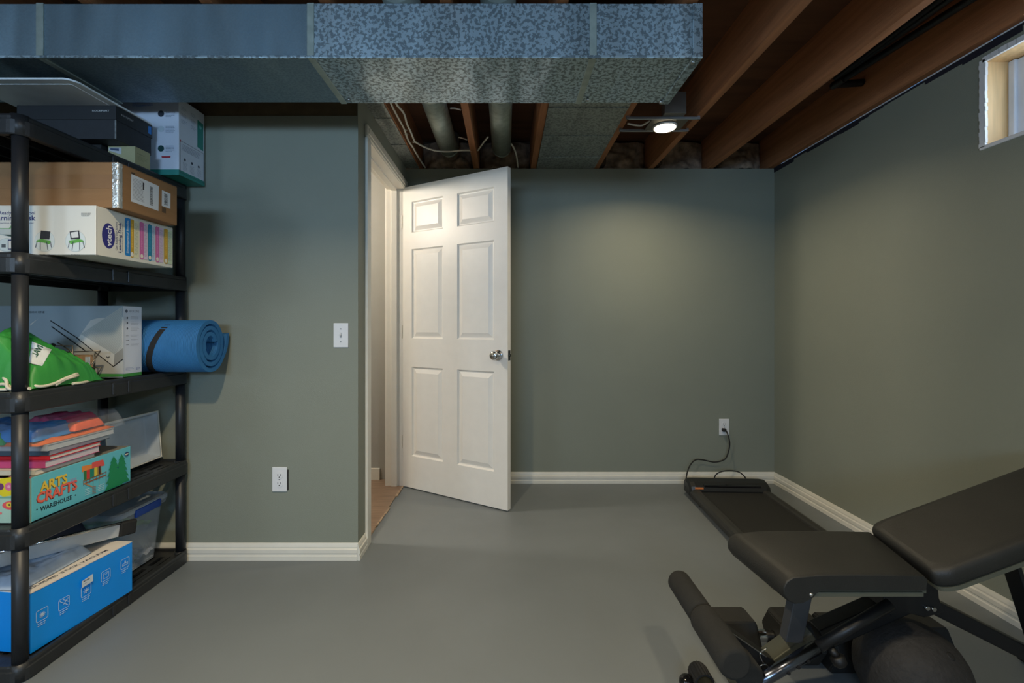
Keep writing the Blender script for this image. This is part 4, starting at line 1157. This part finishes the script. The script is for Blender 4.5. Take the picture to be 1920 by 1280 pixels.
# seat: cushion profile extruded across, front end rolled down
st=MB(); zt=.452
prof=[(1.092,zt-.040),(1.096,zt-.010),(1.086,zt)]+[(1.0,zt+.002),(.90,zt+.003),(.82,zt+.002),(.775,zt-.002)]
prof+= [(.757+.037*math.cos(R(a)),zt-.040+.037*math.sin(R(a))) for a in (80,110,140,170,200,230,260,290)]
prof+= [(.796,zt-.060),(.805,zt-.048),(.815,zt-.040)]
ysx=[(1.180,.90),(1.184,.975),(1.192,1.0),(1.422,1.0),(1.430,.975),(1.434,.90)]
zc_=zt-.030
rings=[]
for y,s_ in ysx:
    rings.append([st.bm.verts.new((.93+(x-.93)*(1-(1-s_)*.12)+ (0 if y<1.3 else (0.055 if x>.95 else -.024)), y, zc_+(z-zc_)*(s_ if z>zc_-.005 else 1-(1-s_)*.9))) for x,z in prof])
for A__,B__ in zip(rings,rings[1:]):
    for i in range(len(prof)):
        f=st.bm.faces.new((A__[i],A__[(i+1)%len(prof)],B__[(i+1)%len(prof)],B__[i])); f.smooth=True
st.bm.faces.new(rings[0]); st.bm.faces.new(rings[-1][::-1])
st.build('seat_pad', M_vinyl, t)
sf=MB().box((.795,1.184,zt-.058),(1.088,1.19,zt-.046),.001).box((.79,1.19,zt-.052),(1.10,1.42,zt-.042))
sf.build('seat_board', mat('grey_green_board',(98,100,88),.5,.3), t)
MB().sphere((.793,1.183,zt-.050),.0062,12,8).build('bolt', M_chrome, t)
# back pad
ANG=math.atan(.37); O_=Vector((1.128,0,.412)); ca,sa=math.cos(ANG),math.sin(ANG)
def bf(a,b,h): return Vector((O_.x+a*ca-h*sa, b, O_.z+a*sa+h*ca))
pts=rpoly([(.0,1.190),(.035,1.172),(.68,1.172),(.715,1.20),(.715,1.42),(.68,1.445),(.060,1.445),(.030,1.425)],.015)
pad('back_pad',pts,0,.052,bf,M_vinyl)
bb=MB(); bp_=[(x*1+0,y) for x,y in rpoly([(.004,1.190),(.035,1.174),(.68,1.174),(.70,1.42),(.06,1.44),(.03,1.42)],.015)]
a=[bb.bm.verts.new(bf(x,y,-.010)) for x,y in bp_]; b=[bb.bm.verts.new(bf(x,y,.001)) for x,y in bp_]; k=len(bp_)
bb.bm.faces.new(a[::-1]); bb.bm.faces.new(b)
for i in range(k): bb.bm.faces.new((a[i],a[(i+1)%k],b[(i+1)%k],b[i]))
bb.build('back_board', mat('grey_green_board',(98,100,88),.5,.3), t)
YC=1.305
# frame
fr=MB(); fr.beam((1.185,YC,.318),(1.735,YC,.040),.050,.040,.004); fr.build('rear_leg', M_bmet, t)
fr=MB(); fr.beam((1.70,YC-.19,.030),(1.70,YC+.19,.030),.045,.045,.004); fr.build('rear_foot', M_bmet, t)
fr=MB(); fr.beam((1.195,YC,.345),(.895,YC,.212),.050,.060,.004); fr.build('main_beam', M_bmet, t)
br=MB(); br.prism([(1.06,.375),(1.13,.372),(1.165,.40),(1.18,.44),(1.20,.43),(1.205,.34),(1.225,.30),(1.17,.285),(1.11,.305),(1.075,.290),(1.05,.310)],lambda x,y,w_:Vector((x,YC-.036+w_*1.0,y)),.072,.003); br.build('hinge_bracket', M_bmet, t)
br=MB()
for x,z in ((1.165,.41),(1.172,.315),(1.19,.312)): br.cyl((x,YC-.043,z),(x,YC-.034,z),.006,n=10)
br.build('bolt', M_chrome, t)
MB().beam((1.10,YC,.395),(1.70,YC,.620),.040,.025,.003).build('back_rail', M_bmet, t)
MB().beam((1.400,YC-.03,.480),(1.500,YC-.03,.165),.046,.012,.002,up=(1,0,0)).build('back_support', M_bmet, t)
MB().beam((.828,YC-.04,.402),(.805,YC-.02,.215),.030,.050,.003,up=(1,0,.2)).build('seat_post', mat('grey_seat_post',(74,76,80),.4,.4), t)
MB().beam((.868,YC,.402),(.838,YC+.02,.210),.030,.012,.002,up=(1,0,.2)).build('seat_post', M_bmet, t)
# round adjusting tube in front of the beam
T0=Vector((1.040,YC-.075,.348)); T1=Vector((.600,YC-.075,.088)); td=(T1-T0).normalized()
MB().tube([T0,T0+(T1-T0)*.46],.0145,16).build('adjusting_tube', M_bmet, t)
MB().tube([T0+(T1-T0)*.45,T1],.0165,16).build('chrome_tube', mat('worn_chrome',(110,116,130),.22,1,var=.1), t)
hl=MB()
for s_ in (.54,.60,.66): 
    c_=T0+(T1-T0)*s_; hl.cyl(c_+Vector((.006,-.015,-.004)),c_+Vector((.006,-.0172,-.0042)),.0045,n=12)
hl.build('pin_hole', M_dark, t)
kc=T0+(T1-T0)*.38
MB().cyl(kc+Vector((.004,0,-.018)),kc+Vector((.018,-.012,-.040)),.010,n=16).lathe([(0,.014),(.004,.019),(.022,.017),(.026,.012)],kc+Vector((.014,-.008,-.034)),(.35,-.35,-.87)).build('locking_knob', mat('dark_knob_plastic',(14,14,15),.5,var=.1), t)
# square front tube
MB().beam((.872,YC+.01,.212),(.655,YC+.01,.055),.058,.040,.003).build('front_leg', mat('grey_green_tube',(86,88,78),.45,.3), t)
MB().beam((.877,YC+.01,.216),(.851,YC+.01,.197),.062,.045,.004).build('tube_end_cap', mat('grey_green_cap',(98,100,92),.5,.1), t)
# leg hold-down arm and rollers
MB().beam((.575,YC-.03,.262),(.735,YC-.03,.150),.038,.045,.003).build('roller_arm', M_bmet, t)
MB().beam((.59,YC-.050,.276),(.72,YC-.050,.186),.003,.003,.0005).build('arm_edge', M_steel, t)
MB().tube([(.573,1.14,.255),(.573,1.50,.255)],.012,14).build('roller_axle', M_steel, t)
for y0,y1,r in ((1.325,1.512,.0365),(1.130,1.318,.0415)):
    MB().cyl((.573,y0,.255),(.573,y1,.255),r,n=32,bev=.010).build('foam_roller', M_foam, t)
MB().cyl((.640,1.185,.180),(.640,1.268,.180),.037,n=32,bev=.010).build('foam_roller', M_foam, t)
MB().tube([(.640,1.19,.180),(.640,1.30,.180)],.010,12).build('roller_axle', M_steel, t)
pr=[Vector((.705+.016*math.cos(k*math.pi/10),1.245-.004*math.sin(k*math.pi/10),.158+.018*math.sin(k*math.pi/10))) for k in range(20)]
MB().tube(pr,.0016,8,closed=True).build('pin_ring', M_chrome, t)
MB().tube(smooth([(.712,1.243,.176),(.700,1.238,.185),(.694,1.235,.195),(.690,1.235,.210),(.712,1.24,.222)]),.0018,8).build('pin_wire', M_chrome, t)
# front stabiliser
MB().tube([(.592,1.02,.034),(.592,1.36,.034)],.024,22).build('front_foot', mat('olive_grey_tube',(70,72,62),.4,.4), t)
rc=MB(); n=40; ra=[]; 
for y,s_ in ((1.352,1),(1.40,1),(1.412,.9),(1.416,.7)):
    ra.append([rc.bm.verts.new((.592+(.0305-(.0022 if k%2 else 0))*s_*math.cos(2*math.pi*k/n),y,.034+(.0305-(.0022 if k%2 else 0))*s_*math.sin(2*math.pi*k/n))) for k in range(n)])
for A__,B__ in zip(ra,ra[1:]):
    for i in range(n): rc.bm.faces.new((A__[i],A__[(i+1)%n],B__[(i+1)%n],B__[i]))
rc.bm.faces.new(ra[0]); rc.bm.faces.new(ra[-1][::-1]); rc.build('ribbed_end_cap', M_rub, t)
MB().sphere((.547,1.375,.023),.0225,20,14).build('ball_wheel', mat('gloss_black_ball',(20,20,20),.15), t)

# =============================== WEIGHTS ======================================
def hexhead(mb, x0, x1, y, z, r):
    s_=1 if x1>x0 else -1; c_=.010*s_
    rings=[]
    for x,k in ((x0,.86),(x0+c_,1),(x1-c_*.6,1),(x1,.90)):
        rings.append([mb.bm.verts.new((x,y+r*k*math.cos(R(60*i)),z+r*k*math.sin(R(60*i)))) for i in range(6)])
    for A__,B__ in zip(rings,rings[1:]):
        for i in range(6): mb.bm.faces.new((A__[i],A__[(i+1)%6],B__[(i+1)%6],B__[i]))
    mb.bm.faces.new(rings[0][::-1]); mb.bm.faces.new(rings[-1])
def dumbbell(label, cx_, cy_, half, hw, r, yaw):
    hz=r*math.cos(R(30))
    t=thing('hex_dumbbell',label,'dumbbell',(cx_,cy_,0),R(yaw),None)
    for s_ in (-1,1):
        mb=MB(); hexhead(mb,s_*(half-hw),s_*half,0,hz,r); bmesh.ops.bevel(mb.bm,geom=mb.bm.edges[:],offset=.003,segments=2,affect='EDGES'); mb.build('hex_head', mat('black_rubber_head',(30,30,29),.6,var=.15,scale=30,bump=.2), t)
    x_=half-hw
    MB().lathe([(-x_-.002,.016),(-x_*.8,.014),(-x_*.55,.0165),(0,.0185),(x_*.55,.0165),(x_*.8,.014),(x_+.002,.016)],(0,0,hz),(1,0,0)).build('chrome_handle', M_chrome, t)
    return t
dumbbell('black hex dumbbell with chrome handle under the seat, nearest the foam rollers',.853,1.512,.165,.128,.082,0)
dumbbell('black hex dumbbell half hidden behind the round ball under the bench',1.213,1.480,.189,.130,.083,0)
t=thing('slam_ball','round black textured exercise ball on the floor under the bench','exercise ball',(1.135,1.275,.1325))
bm_=MB().sphere((0,0,0),.1325,64,40)
for v in bm_.bm.verts: 
    n_=noise.noise(v.co*42); v.co*= 1+.006*n_
bm_.build('ball_skin', mat('black_ball_rubber',(35,34,34),.75,var=.25,scale=60,bump=1,bscale=110), t, smooth=True)
MB().lathe([(0,.010),(.003,.010),(.004,.006)],Vector((.035,-.085,.105)).normalized()*.130,Vector((.035,-.085,.105))).build('valve', M_rub, t)
# =============================== LIGHT ========================================
def disc_light(name, loc, r, power, col, rot=(0,0,0), spread=180):
    l = bpy.data.lights.new(name,'AREA'); l.shape='DISK'; l.size=2*r; l.energy=power; l.color=col; l.spread = R(spread)
    o = bpy.data.objects.new(name,l); COL.objects.link(o); o.location=loc; o.rotation_euler=rot; return o
WARM = (1.0,.83,.56)
SPR = 146
for (x,y,z,e) in ((.87,2.485,2.168,9.01),(-.72,.55,2.185,30),(.83,.45,2.185,9),(-.72,-1.6,2.185,11),(.83,-1.6,2.185,11)):  # last two unseen, added behind the camera as room fill
    disc_light('downlight_beam',(x,y,z),.055,e,WARM,spread={30:138,9.01:150,9:166}.get(e,SPR))
l = bpy.data.lights.new('hall_lamp','POINT'); l.energy = 62; l.color = (1.0,.91,.77); l.shadow_soft_size = .09
o = bpy.data.objects.new('hall_lamp',l); COL.objects.link(o); o.location = (-1.75,2.44,2.08)
def portal(y0,y1):
    l = bpy.data.lights.new('window_sky','AREA'); l.shape='RECTANGLE'; l.size=.34; l.size_y=(y1-y0)
    o = bpy.data.objects.new('window_sky',l); COL.objects.link(o)
    l.energy = 95; l.color = (.36,.66,1.0)
    o.location = (XR+.19,(y0+y1)/2,(wz0+wz1)/2); o.rotation_euler = (0,R(90),0)
    return o
p1 = portal(wy0,wy1); p1.data.energy = 8; p1.location.x = XR+.27; p1.data.color = (.72,.86,1.0); portal(-1.9,-1.1)
# daylight through the third window, in the wall behind the camera
o3 = portal(-1.9,-.3); o3.data.size = 1.6; o3.data.size_y = .5; o3.data.energy = 82; o3.data.color = (.46,.70,1.0)
o4 = portal(-1.9,-.7); o4.data.size = .5; o4.data.size_y = 1.1; o4.data.energy = 30; o4.data.color = (.62,.80,1.0)  # added bluish fill for the right wall, no known window there
o4.location = (-2.83,-1.3,1.80); o4.rotation_euler = (0,R(-90),0)
o3.location = (-.8,-3.26,1.80); o3.rotation_euler = (R(90),0,0)
w = bpy.data.worlds.new('sky'); SC.world = w; w.use_nodes = True
nt = w.node_tree; bg = nt.nodes['Background']
sky = nt.nodes.new('ShaderNodeTexSky'); sky.sky_type = 'HOSEK_WILKIE'; sky.turbidity = 3; sky.sun_direction = (-.5,-.4,.75)
nt.links.new(sky.outputs[0], bg.inputs['Color']); bg.inputs['Strength'].default_value = 1.6

# =============================== CAMERA =======================================
cam = bpy.data.cameras.new('camera'); co = bpy.data.objects.new('camera', cam); COL.objects.link(co)
co.location = (0,0,EYE); co.rotation_euler = (R(90),0,0)
cam.sensor_width = 36; cam.sensor_fit = 'HORIZONTAL'; cam.lens = 16.0
cam.shift_x = (960-CX)/1920; cam.shift_y = (CY-640)/1920
cam.clip_start = .02
SC.camera = co
SC.view_settings.view_transform = 'Standard'; SC.view_settings.look = 'None'
SC.view_settings.gamma = 1; SC.view_settings.use_curve_mapping = False
SC.view_settings.exposure = -0.10
SC.cycles.use_denoising = True
SC.cycles.max_bounces = 8; SC.cycles.diffuse_bounces = 5; SC.cycles.glossy_bounces = 4
SC.cycles.transparent_max_bounces = 12; SC.cycles.sample_clamp_indirect = 4
SC.cycles.caustics_reflective = False; SC.cycles.caustics_refractive = False
